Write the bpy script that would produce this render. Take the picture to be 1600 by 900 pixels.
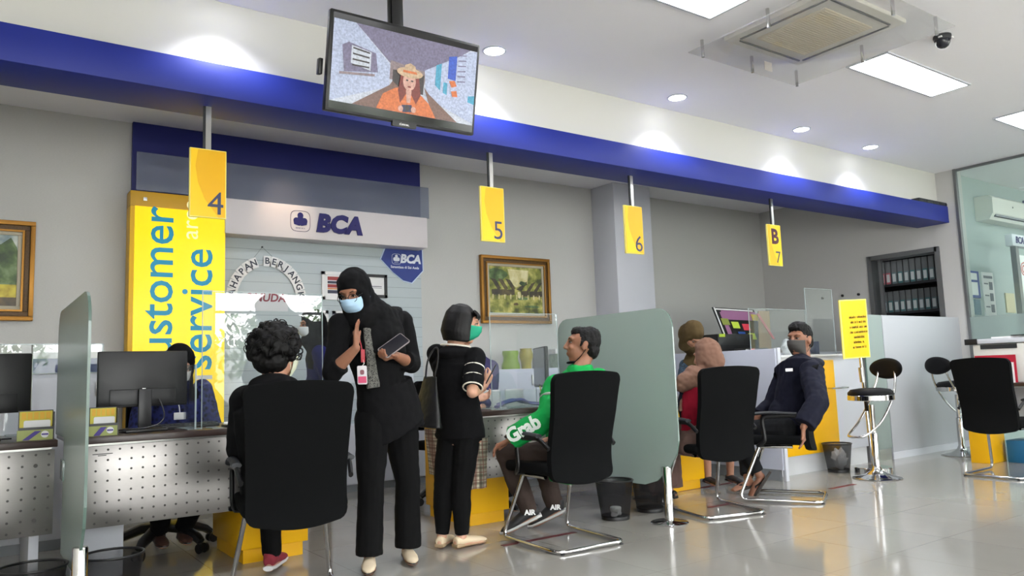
import bpy, bmesh, math, random
from mathutils import Vector as V, Matrix as M4, noise
PI = math.pi
for o in list(bpy.data.objects): bpy.data.objects.remove(o)
sc = bpy.context.scene
C = sc.collection

# ---------------------------------------------------------------- camera (calibrated on the photograph's straight lines)
YAW, PITCH, ROLL, FPX, CAMH = 0.617578979, 0.111105747, -0.034555413, 1209.39, 1.05
fw = V((math.sin(YAW)*math.cos(PITCH), math.cos(YAW)*math.cos(PITCH), math.sin(PITCH)))
rt = V((math.cos(YAW), -math.sin(YAW), 0.)); up = rt.cross(fw)
cr, sr = math.cos(ROLL), math.sin(ROLL)
rt, up = cr*rt + sr*up, -sr*rt + cr*up
cam = bpy.data.objects.new('camera', bpy.data.cameras.new('camera')); C.objects.link(cam); sc.camera = cam
bk = -fw
cam.matrix_world = M4(((rt.x, up.x, bk.x, 0), (rt.y, up.y, bk.y, 0), (rt.z, up.z, bk.z, CAMH), (0, 0, 0, 1)))
cam.data.sensor_width = 36; cam.data.lens = FPX/1600*36; cam.data.clip_start = .05
EYE = V((0, 0, CAMH))
def ray(px, py): return rt*((px-800)/FPX) - up*((py-450)/FPX) + fw
def aty(px, py, Y): d = ray(px, py); return EYE + d*(Y/d.y)      # the point of the plane y = Y seen at a pixel
def atx(px, py, X): d = ray(px, py); return EYE + d*(X/d.x)
def atz(px, py, Z=0.): d = ray(px, py); return EYE + d*((Z-CAMH)/d.z)

# ---------------------------------------------------------------- world, exposure
w = bpy.data.worlds.new('world'); sc.world = w; w.use_nodes = True
nt = w.node_tree; bg = nt.nodes['Background']
sky = nt.nodes.new('ShaderNodeTexSky'); sky.sky_type = 'HOSEK_WILKIE'; sky.turbidity = 6; sky.ground_albedo = .4
sky.sun_direction = (0.3, -0.5, 0.8)
mixw = nt.nodes.new('ShaderNodeMixRGB'); mixw.inputs[0].default_value = .75; mixw.inputs[2].default_value = (1, 1, 1, 1)
nt.links.new(sky.outputs[0], mixw.inputs[1]); nt.links.new(mixw.outputs[0], bg.inputs[0]); bg.inputs[1].default_value = 9.0
vs = sc.view_settings
sc.display_settings.display_device = 'sRGB'
vs.view_transform = 'Standard'; vs.look = 'None'; vs.gamma = 1; vs.use_curve_mapping = False; vs.exposure = 1.38
sc.cycles.use_denoising = True
sc.cycles.max_bounces = 10; sc.cycles.transparent_max_bounces = 16
sc.cycles.caustics_reflective = False; sc.cycles.caustics_refractive = False
sc.cycles.sample_clamp_indirect = 6.0

# ---------------------------------------------------------------- materials
def lin(c):
    return tuple(((x/255)/12.92 if x/255 <= .04045 else ((x/255+.055)/1.055)**2.4) for x in c)
MATS = {}
def mat(name, rgb, rough=.5, metal=0., spec=.5, noise_amt=0., nscale=20., bump=0., bscale=200., trans=0., alpha=1., emit=0., coat=0., sheen=0., stretch=None, ecol=None, ior=1.45):
    if name in MATS: return MATS[name]
    m = bpy.data.materials.new(name); m.use_nodes = True; MATS[name] = m
    n = m.node_tree.nodes; l = m.node_tree.links; b = n['Principled BSDF']
    c = lin(rgb) if max(rgb) > 1.5 else tuple(rgb)
    b.inputs['Base Color'].default_value = (*c, 1)
    b.inputs['Roughness'].default_value = rough; b.inputs['Metallic'].default_value = metal
    b.inputs['Specular IOR Level'].default_value = spec; b.inputs['IOR'].default_value = ior
    b.inputs['Transmission Weight'].default_value = trans; b.inputs['Alpha'].default_value = alpha
    b.inputs['Coat Weight'].default_value = coat; b.inputs['Sheen Weight'].default_value = sheen
    if emit:
        b.inputs['Emission Color'].default_value = (*(lin(ecol) if ecol else c), 1); b.inputs['Emission Strength'].default_value = emit
    if noise_amt or bump:
        tc = n.new('ShaderNodeTexCoord'); mp = n.new('ShaderNodeMapping'); l.new(tc.outputs['Object'], mp.inputs[0])
        if stretch: mp.inputs['Scale'].default_value = stretch
    if noise_amt:
        t = n.new('ShaderNodeTexNoise'); t.inputs['Scale'].default_value = nscale; t.inputs['Detail'].default_value = 4; l.new(mp.outputs[0], t.inputs[0])
        r = n.new('ShaderNodeMapRange'); r.inputs[1].default_value = .3; r.inputs[2].default_value = .7
        r.inputs[3].default_value = 1-noise_amt; r.inputs[4].default_value = 1+noise_amt
        l.new(t.outputs[0], r.inputs[0])
        mx = n.new('ShaderNodeMixRGB'); mx.blend_type = 'MULTIPLY'; mx.inputs[0].default_value = 1; mx.inputs[1].default_value = (*c, 1)
        l.new(r.outputs[0], mx.inputs[2]); l.new(mx.outputs[0], b.inputs['Base Color'])
    if bump:
        t = n.new('ShaderNodeTexNoise'); t.inputs['Scale'].default_value = bscale; t.inputs['Detail'].default_value = 3; l.new(mp.outputs[0], t.inputs[0])
        bp = n.new('ShaderNodeBump'); bp.inputs['Strength'].default_value = bump; bp.inputs['Distance'].default_value = .002
        l.new(t.outputs[0], bp.inputs['Height']); l.new(bp.outputs[0], b.inputs['Normal'])
    return m
def glass(name, rgb, rough=0., alpha=.15, tint=.9, refl=1., tcol=None):
    # thin clear sheet: transparent with a mirror-like coat
    if name in MATS: return MATS[name]
    m = bpy.data.materials.new(name); m.use_nodes = True; MATS[name] = m
    n = m.node_tree.nodes; l = m.node_tree.links; n.clear()
    out = n.new('ShaderNodeOutputMaterial'); tr = n.new('ShaderNodeBsdfTransparent'); tr.inputs[0].default_value = (*[x*tint for x in lin(tcol or rgb)], 1)
    gl = n.new('ShaderNodeBsdfGlossy'); gl.inputs['Roughness'].default_value = rough
    df = n.new('ShaderNodeBsdfDiffuse'); df.inputs[0].default_value = (*lin(rgb), 1)
    fr = n.new('ShaderNodeFresnel'); ge = n.new('ShaderNodeNewGeometry'); mr = n.new('ShaderNodeMapRange'); mr.inputs[3].default_value = 1.5; mr.inputs[4].default_value = 1/1.5; l.new(ge.outputs['Backfacing'], mr.inputs[0]); l.new(mr.outputs[0], fr.inputs[0])
    a = n.new('ShaderNodeMixShader'); a.inputs[0].default_value = alpha
    l.new(tr.outputs[0], a.inputs[1]); l.new(df.outputs[0], a.inputs[2])
    b = n.new('ShaderNodeMixShader'); rf = n.new('ShaderNodeMath'); rf.operation = 'MULTIPLY'; rf.inputs[1].default_value = refl; l.new(fr.outputs[0], rf.inputs[0]); l.new(rf.outputs[0], b.inputs[0]); l.new(a.outputs[0], b.inputs[1]); l.new(gl.outputs[0], b.inputs[2])
    l.new(b.outputs[0], out.inputs[0]); return m
def edge_mat(m, width=.1): return m

# ---------------------------------------------------------------- object helpers
def tag(o, label=None, cat=None, group=None, kind=None):
    if label: o['label'] = label
    if cat: o['category'] = cat
    if group: o['group'] = group
    if kind: o['kind'] = kind
    return o
def thing(name, label, cat, loc=(0, 0, 0), rz=0., group=None):
    o = bpy.data.objects.new(name, None); C.objects.link(o); o.empty_display_size = .1
    o.location = loc; o.rotation_euler = (0, 0, rz); o['W'] = 1
    return tag(o, label, cat, group)
def wmat(o):
    m = M4.Translation(o.location) @ o.rotation_euler.to_matrix().to_4x4()
    return wmat(o.parent) @ m if o.parent else m
class MB:
    """collects shapes; build() links them as ONE mesh object"""
    def __init__(s): s.bm = bmesh.new(); s.mi = 0
    def _t(s, verts, mtx):
        if mtx is not None: bmesh.ops.transform(s.bm, matrix=mtx, verts=verts)
    def _m(s, faces, smooth=False):
        for f in faces: f.material_index = s.mi; f.smooth = smooth
    def box(s, x0, x1, y0, y1, z0, z1, bev=0., mtx=None, seg=2):
        r = bmesh.ops.create_cube(s.bm, size=1.); vs_ = r['verts']
        for v in vs_: v.co = V(((x0+x1)/2+v.co.x*(x1-x0), (y0+y1)/2+v.co.y*(y1-y0), (z0+z1)/2+v.co.z*(z1-z0)))
        fs = set(f for v in vs_ for f in v.link_faces)
        if bev:
            es = list(set(e for v in vs_ for e in v.link_edges))
            rr = bmesh.ops.bevel(s.bm, geom=es, offset=bev, segments=seg, affect='EDGES', profile=.5)
            vs_ = list(set(rr['verts']) | set(v for v in vs_ if v.is_valid)); fs = set(f for v in vs_ for f in v.link_faces)
        s._m(fs, bool(bev)); s._t(vs_, mtx); return s
    def cyl(s, p0, p1, r0, r1=None, seg=20, caps=True):
        p0, p1 = V(p0), V(p1); r1 = r0 if r1 is None else r1
        return s.tube([p0, p1], [r0, r1], seg, caps, smooth=True)
    def tube(s, pts, r, seg=10, caps=True, smooth=True, closed=False, ell=None, side=None):
        pts = [V(p) for p in pts]; n = len(pts); rs = r if isinstance(r, (list, tuple)) else [r]*n
        rings = []; prev = None
        for i in range(n):
            a = pts[i-1] if (i or closed) else pts[i]; b = pts[(i+1) % n] if (i < n-1 or closed) else pts[i]
            t = (b-a).normalized() if (b-a).length > 1e-9 else V((0, 0, 1))
            if side is not None: u = V(side) - t*V(side).dot(t)
            elif prev is None:
                u = t.cross(V((0, 0, 1)));
                if u.length < .1: u = t.cross(V((0, 1, 0)))
            else: u = prev - t*prev.dot(t)
            u.normalize(); v = t.cross(u); prev = u
            e = ell[i] if ell else 1.
            rings.append([s.bm.verts.new(pts[i]+u*rs[i]*math.cos(2*PI*k/seg)+v*rs[i]*e*math.sin(2*PI*k/seg)) for k in range(seg)])
        fs = []
        for i in range(n if closed else n-1):
            A, B = rings[i], rings[(i+1) % n]
            for k in range(seg): fs.append(s.bm.faces.new((A[k], A[(k+1) % seg], B[(k+1) % seg], B[k])))
        s._m(fs, smooth)
        if caps and not closed:
            s._m([s.bm.faces.new(list(reversed(rings[0]))), s.bm.faces.new(rings[-1])])
        return s
    def lathe(s, prof, c=(0, 0, 0), seg=28, mtx=None, smooth=True):
        c = V(c); rings = []
        for r, z in prof:
            rings.append([s.bm.verts.new(c+V((max(r, 1e-5)*math.cos(2*PI*k/seg), max(r, 1e-5)*math.sin(2*PI*k/seg), z))) for k in range(seg)])
        fs = []
        for A, B in zip(rings, rings[1:]):
            for k in range(seg): fs.append(s.bm.faces.new((A[k], A[(k+1) % seg], B[(k+1) % seg], B[k])))
        if prof[0][0] > 1e-4: fs.append(s.bm.faces.new(list(reversed(rings[0]))))
        if prof[-1][0] > 1e-4: fs.append(s.bm.faces.new(rings[-1]))
        s._m(fs, smooth); s._t([v for r_ in rings for v in r_], mtx); return s
    def ball(s, c, r, mtx=None, u=16, v=10):
        r_ = bmesh.ops.create_uvsphere(s.bm, u_segments=u, v_segments=v, radius=1.); vs_ = r_['verts']
        rr = V(r) if isinstance(r, (tuple, list, V)) else V((r, r, r))
        S = M4.Diagonal((*rr, 1)); T = M4.Translation(V(c)) @ (mtx if mtx is not None else M4.Identity(4)) @ S
        bmesh.ops.transform(s.bm, matrix=T, verts=vs_); s._m(set(f for q in vs_ for f in q.link_faces), True); return s
    def prism(s, poly, h, mtx=None, smooth=False):
        """poly in local xy, extruded along +z by h"""
        a = [s.bm.verts.new((x, y, 0)) for x, y in poly]; b = [s.bm.verts.new((x, y, h)) for x, y in poly]
        n = len(poly); fs = [s.bm.faces.new(list(reversed(a))), s.bm.faces.new(b)]
        s._m(fs)
        fs = [s.bm.faces.new((a[k], a[(k+1) % n], b[(k+1) % n], b[k])) for k in range(n)]
        s._m(fs, smooth); s._t(a+b, mtx); return s
    def grid(s, f, nu, nv, smooth=True):
        g = [[s.bm.verts.new(f(i/nu, j/nv)) for j in range(nv+1)] for i in range(nu+1)]
        s._m([s.bm.faces.new((g[i][j], g[i+1][j], g[i+1][j+1], g[i][j+1])) for i in range(nu) for j in range(nv)], smooth); return s
    def slab(s, f, nu, nv, n, smooth=True):
        """a closed sheet: surface f(u,v) and its copy shifted by n (vector or function)"""
        nn = n if callable(n) else (lambda u, v: V(n))
        A = [[s.bm.verts.new(f(i/nu, j/nv)) for j in range(nv+1)] for i in range(nu+1)]
        B = [[s.bm.verts.new(V(f(i/nu, j/nv))+nn(i/nu, j/nv)) for j in range(nv+1)] for i in range(nu+1)]
        fs = []
        for i in range(nu):
            for j in range(nv):
                fs.append(s.bm.faces.new((A[i][j], A[i][j+1], A[i+1][j+1], A[i+1][j]))); fs.append(s.bm.faces.new((B[i][j], B[i+1][j], B[i+1][j+1], B[i][j+1])))
        for i in range(nu):
            fs.append(s.bm.faces.new((A[i][0], A[i+1][0], B[i+1][0], B[i][0]))); fs.append(s.bm.faces.new((A[i][nv], B[i][nv], B[i+1][nv], A[i+1][nv])))
        for j in range(nv):
            fs.append(s.bm.faces.new((A[0][j], B[0][j], B[0][j+1], A[0][j+1]))); fs.append(s.bm.faces.new((A[nu][j], A[nu][j+1], B[nu][j+1], B[nu][j])))
        s._m(fs, smooth); return s
    def text(s, body, size, mtx, h=.002, align='CENTER', bold=0., shear=0., space=1.):
        cu = bpy.data.curves.new('t', 'FONT'); cu.body = body; cu.size = size; cu.extrude = h/2; cu.align_x = align; cu.align_y = 'CENTER'
        cu.offset = bold; cu.shear = shear; cu.space_character = space; cu.resolution_u = 3
        ob = bpy.data.objects.new('t', cu); me = bpy.data.meshes.new_from_object(ob)
        tmp = bmesh.new(); tmp.from_mesh(me); bmesh.ops.transform(tmp, matrix=mtx, verts=tmp.verts)
        for f in tmp.faces: f.material_index = s.mi; f.smooth = False
        m2 = bpy.data.meshes.new('t'); tmp.to_mesh(m2); tmp.free(); s.bm.from_mesh(m2)
        bpy.data.objects.remove(ob); bpy.data.curves.remove(cu); bpy.data.meshes.remove(me); bpy.data.meshes.remove(m2); return s
    def print_line(s, w_, h_, mtx, seed=0, th=.0008):
        """a line of print too small to read: a row of letter-sized strokes"""
        rr = random.Random(seed); x = -w_/2
        while x < w_/2-h_*.3:
            if rr.random() < .14: x += h_*.6; continue
            lw = h_*rr.uniform(.35, .62); t_ = h_*.16; hh = h_ if rr.random() < .25 else h_*.7
            s.box(x, x+t_, -h_/2, -h_/2+hh, 0, th, 0, mtx); k = rr.random()
            if k < .6: s.box(x+lw-t_, x+lw, -h_/2, -h_/2+h_*.7, 0, th, 0, mtx)
            if k > .25: s.box(x, x+lw, -h_/2, -h_/2+t_, 0, th, 0, mtx)
            if k < .8: s.box(x, x+lw, -h_/2+h_*.7-t_, -h_/2+h_*.7, 0, th, 0, mtx)
            x += lw+h_*.16
        return s
    def build(s, name, m, parent=None, local=False, sharp=40, recalc=True):
        if recalc: bmesh.ops.recalc_face_normals(s.bm, faces=s.bm.faces)
        if sharp:
            ca = math.radians(sharp)
            for e in s.bm.edges:
                if len(e.link_faces) == 2 and e.calc_face_angle(0.) > ca: e.smooth = False
        if parent and not local: bmesh.ops.transform(s.bm, matrix=wmat(parent).inverted(), verts=s.bm.verts)
        me = bpy.data.meshes.new(name); s.bm.to_mesh(me); s.bm.free()
        return link(name, me, m, parent)
def link(name, me, m, parent=None):
    for q in (m if isinstance(m, (list, tuple)) else [m]): me.materials.append(q)
    o = bpy.data.objects.new(name, me); C.objects.link(o)
    if parent: o.parent = parent
    return o
def children(o): return [c for c in bpy.data.objects if c.parent == o]
def copy_tree(o, parent=None):
    c = o.copy(); C.objects.link(c)
    if parent: c.parent = parent
    for ch in children(o): copy_tree(ch, c)
    return c
def struct(o): o['kind'] = 'structure'; return o
def basis(o, x, y, z):
    """matrix with columns x, y, z and origin o"""
    x, y, z, o = V(x), V(y), V(z), V(o)
    return M4(((x.x, y.x, z.x, o.x), (x.y, y.y, z.y, o.y), (x.z, y.z, z.z, o.z), (0, 0, 0, 1)))
def front(x, y, z): return basis((x, y, z), (1, 0, 0), (0, 0, 1), (0, -1, 0))     # text upright on a surface that faces -y
def rrect(w_, h_, r, n=5):
    p = []
    for cx, cy, a in ((w_/2-r, h_/2-r, 0), (-w_/2+r, h_/2-r, 90), (-w_/2+r, -h_/2+r, 180), (w_/2-r, -h_/2+r, 270)):
        for k in range(n+1): t = math.radians(a+90*k/n); p.append((cx+r*math.cos(t), cy+r*math.sin(t)))
    return p
def arc(c, r, a0, a1, n, u=(1, 0, 0), v=(0, 0, 1)):
    c, u, v = V(c), V(u), V(v); return [c+u*r*math.cos(a0+(a1-a0)*k/n)+v*r*math.sin(a0+(a1-a0)*k/n) for k in range(n+1)]
def smoothpath(pts, n=4):
    pts = [V(p) for p in pts]; o = []
    for i in range(len(pts)-1):
        p0 = pts[max(i-1, 0)]; p1 = pts[i]; p2 = pts[i+1]; p3 = pts[min(i+2, len(pts)-1)]
        for k in range(n):
            t = k/n; o.append(.5*((2*p1)+(p2-p0)*t+(2*p0-5*p1+4*p2-p3)*t*t+(3*p1-p0-3*p2+p3)*t**3))
    return o+[pts[-1]]
def roundpath(pts, r, n=5, closed=False):
    """polyline with its corners rounded by r"""
    pts = [V(p) for p in pts]; N = len(pts); o = []
    for i in range(N):
        if not closed and i in (0, N-1): o.append(pts[i]); continue
        a, b, c = pts[i-1], pts[i], pts[(i+1) % N]; da = (a-b).normalized(); dc = (c-b).normalized()
        rr = min(r, (a-b).length*.45, (c-b).length*.45); p, q = b+da*rr, b+dc*rr
        for k in range(n+1): t = k/n; o.append(p*(1-t)**2+b*2*t*(1-t)+q*t*t)
    return o
# ================================================================ the room
ZC, XE, YB, YF = 3.4, 10.0, 7.4, 4.6         # ceiling, end wall, back wall, front of the beam and the counters
m_ceil = mat('ceiling_paint', (240, 239, 243), .9)
m_bulk = mat('bulkhead_paint', (204, 203, 197), .85)
m_wall = mat('wallpaper', (190, 190, 187), .8, noise_amt=.05, nscale=60, stretch=(1, 1, 8), bump=.25, bscale=260)
m_paint = mat('white_wall_paint', (236, 234, 228), .85)
m_white = mat('white_laminate', (192, 195, 202), .35)
m_blue = mat('blue_panel', (16, 36, 132), .5)
m_navy = mat('navy_panel', (30, 36, 104), .5)
m_yellow = mat('yellow_laminate', (228, 172, 4), .4)
m_chrome = mat('chrome', (200, 200, 200), .08, 1.)
m_steel = mat('brushed_steel', (185, 185, 182), .3, 1.)
m_black = mat('black_plastic', (16, 16, 18), .4)
m_dark = mat('dark_grey_plastic', (38, 40, 44), .5)
m_fab = mat('black_mesh_fabric', (9, 10, 11), .95, spec=.15, bump=.5, bscale=900)
m_gold = mat('gilt_wood', (150, 105, 40), .35, .6, bump=.6, bscale=120)
m_paper = mat('paper', (225, 225, 225), .7)
m_acry = glass('clear_acrylic', (238, 246, 246), .0, .02, .99, 1., (252, 254, 254))
m_acedge = mat('acrylic_edge', (190, 205, 205), .2, alpha=.55)
m_frost = glass('frosted_glass', (168, 184, 178), .25, .72, .8, .6)
m_gl_edge = mat('glass_edge', (88, 108, 100), .15)
def tile_floor():
    m = bpy.data.materials.new('polished_tile'); m.use_nodes = True; n = m.node_tree.nodes; l = m.node_tree.links; b = n['Principled BSDF']
    tc = n.new('ShaderNodeTexCoord'); br = n.new('ShaderNodeTexBrick'); br.offset = 0; br.squash = 1
    br.inputs['Scale'].default_value = 1; br.inputs['Brick Width'].default_value = .6; br.inputs['Row Height'].default_value = .6
    br.inputs['Mortar Size'].default_value = .0016; br.inputs['Mortar Smooth'].default_value = .3
    br.inputs['Color1'].default_value = (*lin((148, 145, 138)), 1); br.inputs['Color2'].default_value = (*lin((142, 140, 133)), 1); br.inputs['Mortar'].default_value = (*lin((120, 114, 104)), 1)
    l.new(tc.outputs['Object'], br.inputs[0])
    ns = n.new('ShaderNodeTexNoise'); ns.inputs['Scale'].default_value = 3.5; ns.inputs['Detail'].default_value = 6; l.new(tc.outputs['Object'], ns.inputs[0])
    r = n.new('ShaderNodeMapRange'); r.inputs[3].default_value = .93; r.inputs[4].default_value = 1.07; l.new(ns.outputs[0], r.inputs[0])
    mx = n.new('ShaderNodeMixRGB'); mx.blend_type = 'MULTIPLY'; mx.inputs[0].default_value = 1; l.new(br.outputs[0], mx.inputs[1]); l.new(r.outputs[0], mx.inputs[2]); l.new(mx.outputs[0], b.inputs['Base Color'])
    b.inputs['Roughness'].default_value = .11; b.inputs['Specular IOR Level'].default_value = .6
    return m
XL, YR, XR = -2.4, -4.0, 14.0
struct(MB().box(XL, XR, YR, YB, -.1, 0).build('floor', tile_floor()))
# ceiling: one slab with the lamps set flush under it
struct(MB().box(XL, XR, YR, YB, ZC, ZC+.12).build('ceiling', m_ceil))
struct(MB().box(XL, XR, YB, YB+.15, 0, ZC).build('wall_far', m_wall))
struct(MB().box(XL-.15, XL, YR, YB, 0, ZC).build('wall_left', m_paint))
struct(MB().box(XL, XE+.6, YF+.12, YF+.4, 2.95, ZC-.001).build('wall_bulkhead', m_bulk))
# end wall of the staff zone with its archive window
wz0, wz1, wy0, wy1 = 1.50, 2.44, 4.78, 5.68
b = MB()
b.box(XE, XE+.2, 4.5, wy0, 0, ZC).box(XE, XE+.2, wy1, YB, 0, ZC).box(XE, XE+.2, wy0, wy1, 0, wz0).box(XE, XE+.2, wy0, wy1, wz1, ZC)
struct(b.build('wall_end', mat('end_wall_paint', (190, 189, 187), .8, bump=.2, bscale=260)))
m_alu = mat('grey_aluminium', (120, 122, 124), .4, .7)
b = MB()
for a in ((wy0-.03, wy0+.03, wz0-.03, wz1+.03), (wy1-.03, wy1+.03, wz0-.03, wz1+.03), (wy0, wy1, wz0-.03, wz0+.02), (wy0, wy1, wz1-.03, wz1+.03)): b.box(XE-.02, XE+.22, *a)
b.box(XE+.02, XE+.06, wy1-.14, wy1-.10, wz0, wz1)
struct(b.build('window_1', m_alu))
# pillar between the staff desks
struct(MB().box(6.56, 7.2, 6.98, YB, 0, ZC, .004).build('column', mat('column_paint', (200, 202, 210), .8)))
# blue beam over the counters
o = struct(MB().box(XL, XE, YF, 5.0, 2.745, 2.95, .003).build('beam_blue', m_blue))
# low white panel wall at the end of the counter
b = MB(); b.box(8.25, XE, YF, YF+.08, 0, 1.56, .004)
struct(b.build('wall_low', mat('low_wall_laminate', (172, 175, 180), .4)))
struct(MB().box(8.23, XE, YF-.012, YF, 0, .07).build('baseboard_low', m_white))
# glazed wall to the neighbouring room (along y at XE)
m_roomglass = glass('room_glass', (196, 214, 212), .0, .05, .98, .3, (246, 252, 250))
g = struct(MB().box(XE+.01, XE+.02, -1, 4.5, 0, ZC).build('window_2', m_roomglass))
g2 = struct(MB().box(XE-.002, XE+.008, -1, 4.49, .9, 1.55).build('window_2_frost_band', glass('frost_band', (170, 184, 182), .3, .45, .95, .6, (240, 248, 246)))); g2.name = 'window_3'
struct(MB().box(XE-.015, XE+.04, 4.47, 4.5, 0, ZC).build('trim_1', m_alu)); struct(MB().box(XE-.0, XE+.03, -1, 4.47, ZC-.03, ZC).build('trim_2', m_alu))
# neighbouring room
struct(MB().box(XE+.2, XR, YF, YF+.15, 0, ZC).build('wall_next_room', mat('next_wall', (170, 182, 180), .8)))
struct(MB().box(XR, XR+.15, YR, YB, 0, ZC).build('wall_right', m_paint))
# street side: wall behind the viewer with shop windows, extra ones added for daylight
wins = [(-2.2, 2.9), (3.4, 5.6), (6.0, 8.0), (10.6, 13.6)]
b = MB(); x = XL
for a, c in wins: b.box(x, a, YR-.2, YR, 0, ZC); b.box(a, c, YR-.2, YR, 2.64, ZC); b.box(a, c, YR-.2, YR, 0, .25); x = c
b.box(x, XR, YR-.2, YR, 0, ZC)
struct(b.build('wall_street', m_paint))
for k, (a, c) in enumerate(wins):
    b = MB(); mid = (a+c)/2
    for q in (a, mid-.02, c-.04): b.box(q, q+.04, YR-.12, YR-.06, .25, 2.64)
    b.box(a, c, YR-.12, YR-.06, .25, .29).box(a, c, YR-.12, YR-.06, 2.6, 2.64).box(a, c, YR-.12, YR-.06, 2.25, 2.29)
    struct(b.build('window_%d' % (4+k), m_alu))
struct(MB().box(XL-8, XR+8, YR-14, YR-13.6, -.05, 2.3).build('wall_across_street', mat('street_wall', (170, 172, 168), .9, noise_amt=.2, nscale=2)))
struct(MB().box(XL-8, XR+8, YR-14, YR-.2, -.15, -.05).build('ground_outside', mat('pavement', (205, 204, 198), .9)))
# skirting of the staff side
struct(MB().box(XL, 6.56, YB-.02, YB, 0, .16).build('baseboard_far', mat('grey_skirting', (120, 124, 128), .5)))

# ================================================================ ceiling fittings
m_lamp = mat('lamp_diffuser', (255, 255, 255), .5, emit=9., ecol=(250, 252, 255))
m_spot = mat('spot_diffuser', (255, 255, 255), .5, emit=7., ecol=(245, 248, 255))
def panel(x0, x1, y0, y1, label, lm_=None):
    t = thing('ceiling_light', label, 'ceiling light', ((x0+x1)/2, (y0+y1)/2, ZC), group='rectangular ceiling light panels')
    b = MB()
    for a in ((x0-.02, x1+.02, y0-.02, y0), (x0-.02, x1+.02, y1, y1+.02), (x0-.02, x0, y0, y1), (x1, x1+.02, y0, y1)): b.box(*a, ZC-.012, ZC)
    b.build('frame', m_white, t)
    MB().box(x0, x1, y0, y1, ZC-.008, ZC-.002).build('diffuser', lm_ or m_lamp, t)
panel(2.75, 4.03, 2.95, 3.26, 'bright rectangular light panel cut by the top edge of the picture')
panel(5.69, 6.98, 2.95, 3.26, 'bright rectangular light panel below the dome camera, beside the ceiling air conditioner')
panel(8.24, 9.53, 2.95, 3.26, 'bright rectangular light panel at the right edge of the picture')
for x in (2.75, 5.69, 8.24):
    for y in (.4, -2.2): panel(x, x+1.28, y, y+.31, 'rectangular light panel over the waiting area behind the viewer')
for x in (.3, 2.0, 3.7, 5.6): panel(x, x+1.28, 5.35, 5.66, 'unseen fill light panel added over the staff side, hidden behind the blue beam', mat('staff_fill_lamp', (255, 255, 255), .5, emit=3.4, ecol=(250, 250, 255)))  # unseen panels added to brighten the walls of the staff side
for x in (10.8, 12.3): panel(x, x+1.28, 2.2, 2.51, 'unseen fill light panel added in the next room beyond the glass')  # panels added as fill, the room beyond the glass was too dark
panel(-.6, .68, .4, .71, 'rectangular light panel over the waiting area behind the viewer')
for i, (x, lab) in enumerate(((1.2, 'round recessed downlight hidden over the television, lighting the wall left of it'), (3.08, 'round recessed downlight just right of the television'), (5.0, 'round recessed downlight between the television and the air conditioner, above sign 6'),
        (6.8, 'round recessed downlight above the sign B 7'), (8.06, 'round recessed downlight furthest along the beam'))):
    y = 4.455
    t = thing('downlight', lab, 'ceiling light', (x, y, ZC), group='recessed downlights along the beam')
    MB().lathe([(.088, 0), (.088, -.006), (.075, -.008), (.072, 0)], (x, y, ZC)).build('ring', m_white, t)
    MB().lathe([(0, -.002), (.072, -.002), (.072, -.007), (.04, -.012), (0, -.014)], (x, y, ZC)).build('bulb', m_spot, t)
    ld = bpy.data.lights.new('spot', 'SPOT'); ld.energy = 27; ld.spot_size = 1.95; ld.spot_blend = .75; ld.shadow_soft_size = .05; ld.color = (.93, .95, 1)
    lo = bpy.data.objects.new('downlight_lamp', ld); C.objects.link(lo); lo.location = (x, y, ZC-.03); lo.rotation_euler = (0, 0, 0)

# ceiling cassette air conditioner with acrylic deflector sheet
t = thing('ceiling_air_conditioner', 'square ceiling cassette air conditioner behind a clear acrylic deflector', 'air conditioner', (4.8, 2.98, ZC))
m_ac = mat('ac_plastic', (226, 222, 210), .5)
x0, x1, y0, y1 = 4.36, 5.24, 2.56, 3.42
b = MB(); b.box(x0, x1, y0, y1, ZC-.035, ZC, .01)
b.build('body', m_ac, t)
b = MB()
for a in ((x0+.09, x1-.09, y0+.065, y0+.08), (x0+.09, x1-.09, y1-.08, y1-.065), (x0+.065, x0+.08, y0+.09, y1-.09), (x1-.08, x1-.065, y0+.09, y1-.09)): b.box(*a, ZC-.042, ZC-.034)
b.build('air_slot', m_dark, t)
b = MB(); b.box(x0+.16, x1-.16, y0+.16, y1-.16, ZC-.045, ZC-.034, .004)
for k in range(24): yy = y0+.18+k*(y1-y0-.36)/23; b.box(x0+.18, x1-.18, yy-.004, yy+.004, ZC-.05, ZC-.044)
b.build('grille', mat('ac_grille', (226, 214, 186), .5), t)
MB().box(4.16, 5.42, 2.33, 3.58, ZC-.106, ZC-.10, .001).build('deflector_sheet', glass('deflector_acrylic', (215, 216, 218), .05, .14, .97, .3, (250, 250, 250)), t)
for x in (4.27, 4.83, 5.39):
    for y in (2.44, 2.98, 3.54):
        if (x, y) != (4.83, 2.98): MB().cyl((x, y, ZC-.13), (x, y, ZC), .012).build('standoff', m_chrome, t)
MB().box(4.93, 5.02, 3.50, 3.503, ZC-.10, ZC-.03).build('switch_plate', mat('plate', (226, 215, 200), .5), t)

# dome camera
p = atz(1472, 56, ZC)
t = thing('dome_camera', 'small dark dome security camera on the ceiling by the air conditioner', 'security camera', (p.x, p.y, ZC))
MB().lathe([(.0, 0), (.06, 0), (.062, -.02), (.055, -.035), (0, -.035)], p).build('base', m_dark, t)
MB().lathe([(.052, -.03), (.05, -.055), (.038, -.08), (.02, -.092), (0, -.096)], p).build('dome', mat('smoked_dome', (30, 32, 40), .08), t)
MB().box(p.x-.064, p.x-.05, p.y-.025, p.y+.0, ZC-.03, ZC-.02).box(p.x+.01, p.x+.04, p.y-.062, p.y-.056, ZC-.03, ZC-.02).build('label', m_paper, t)

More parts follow.
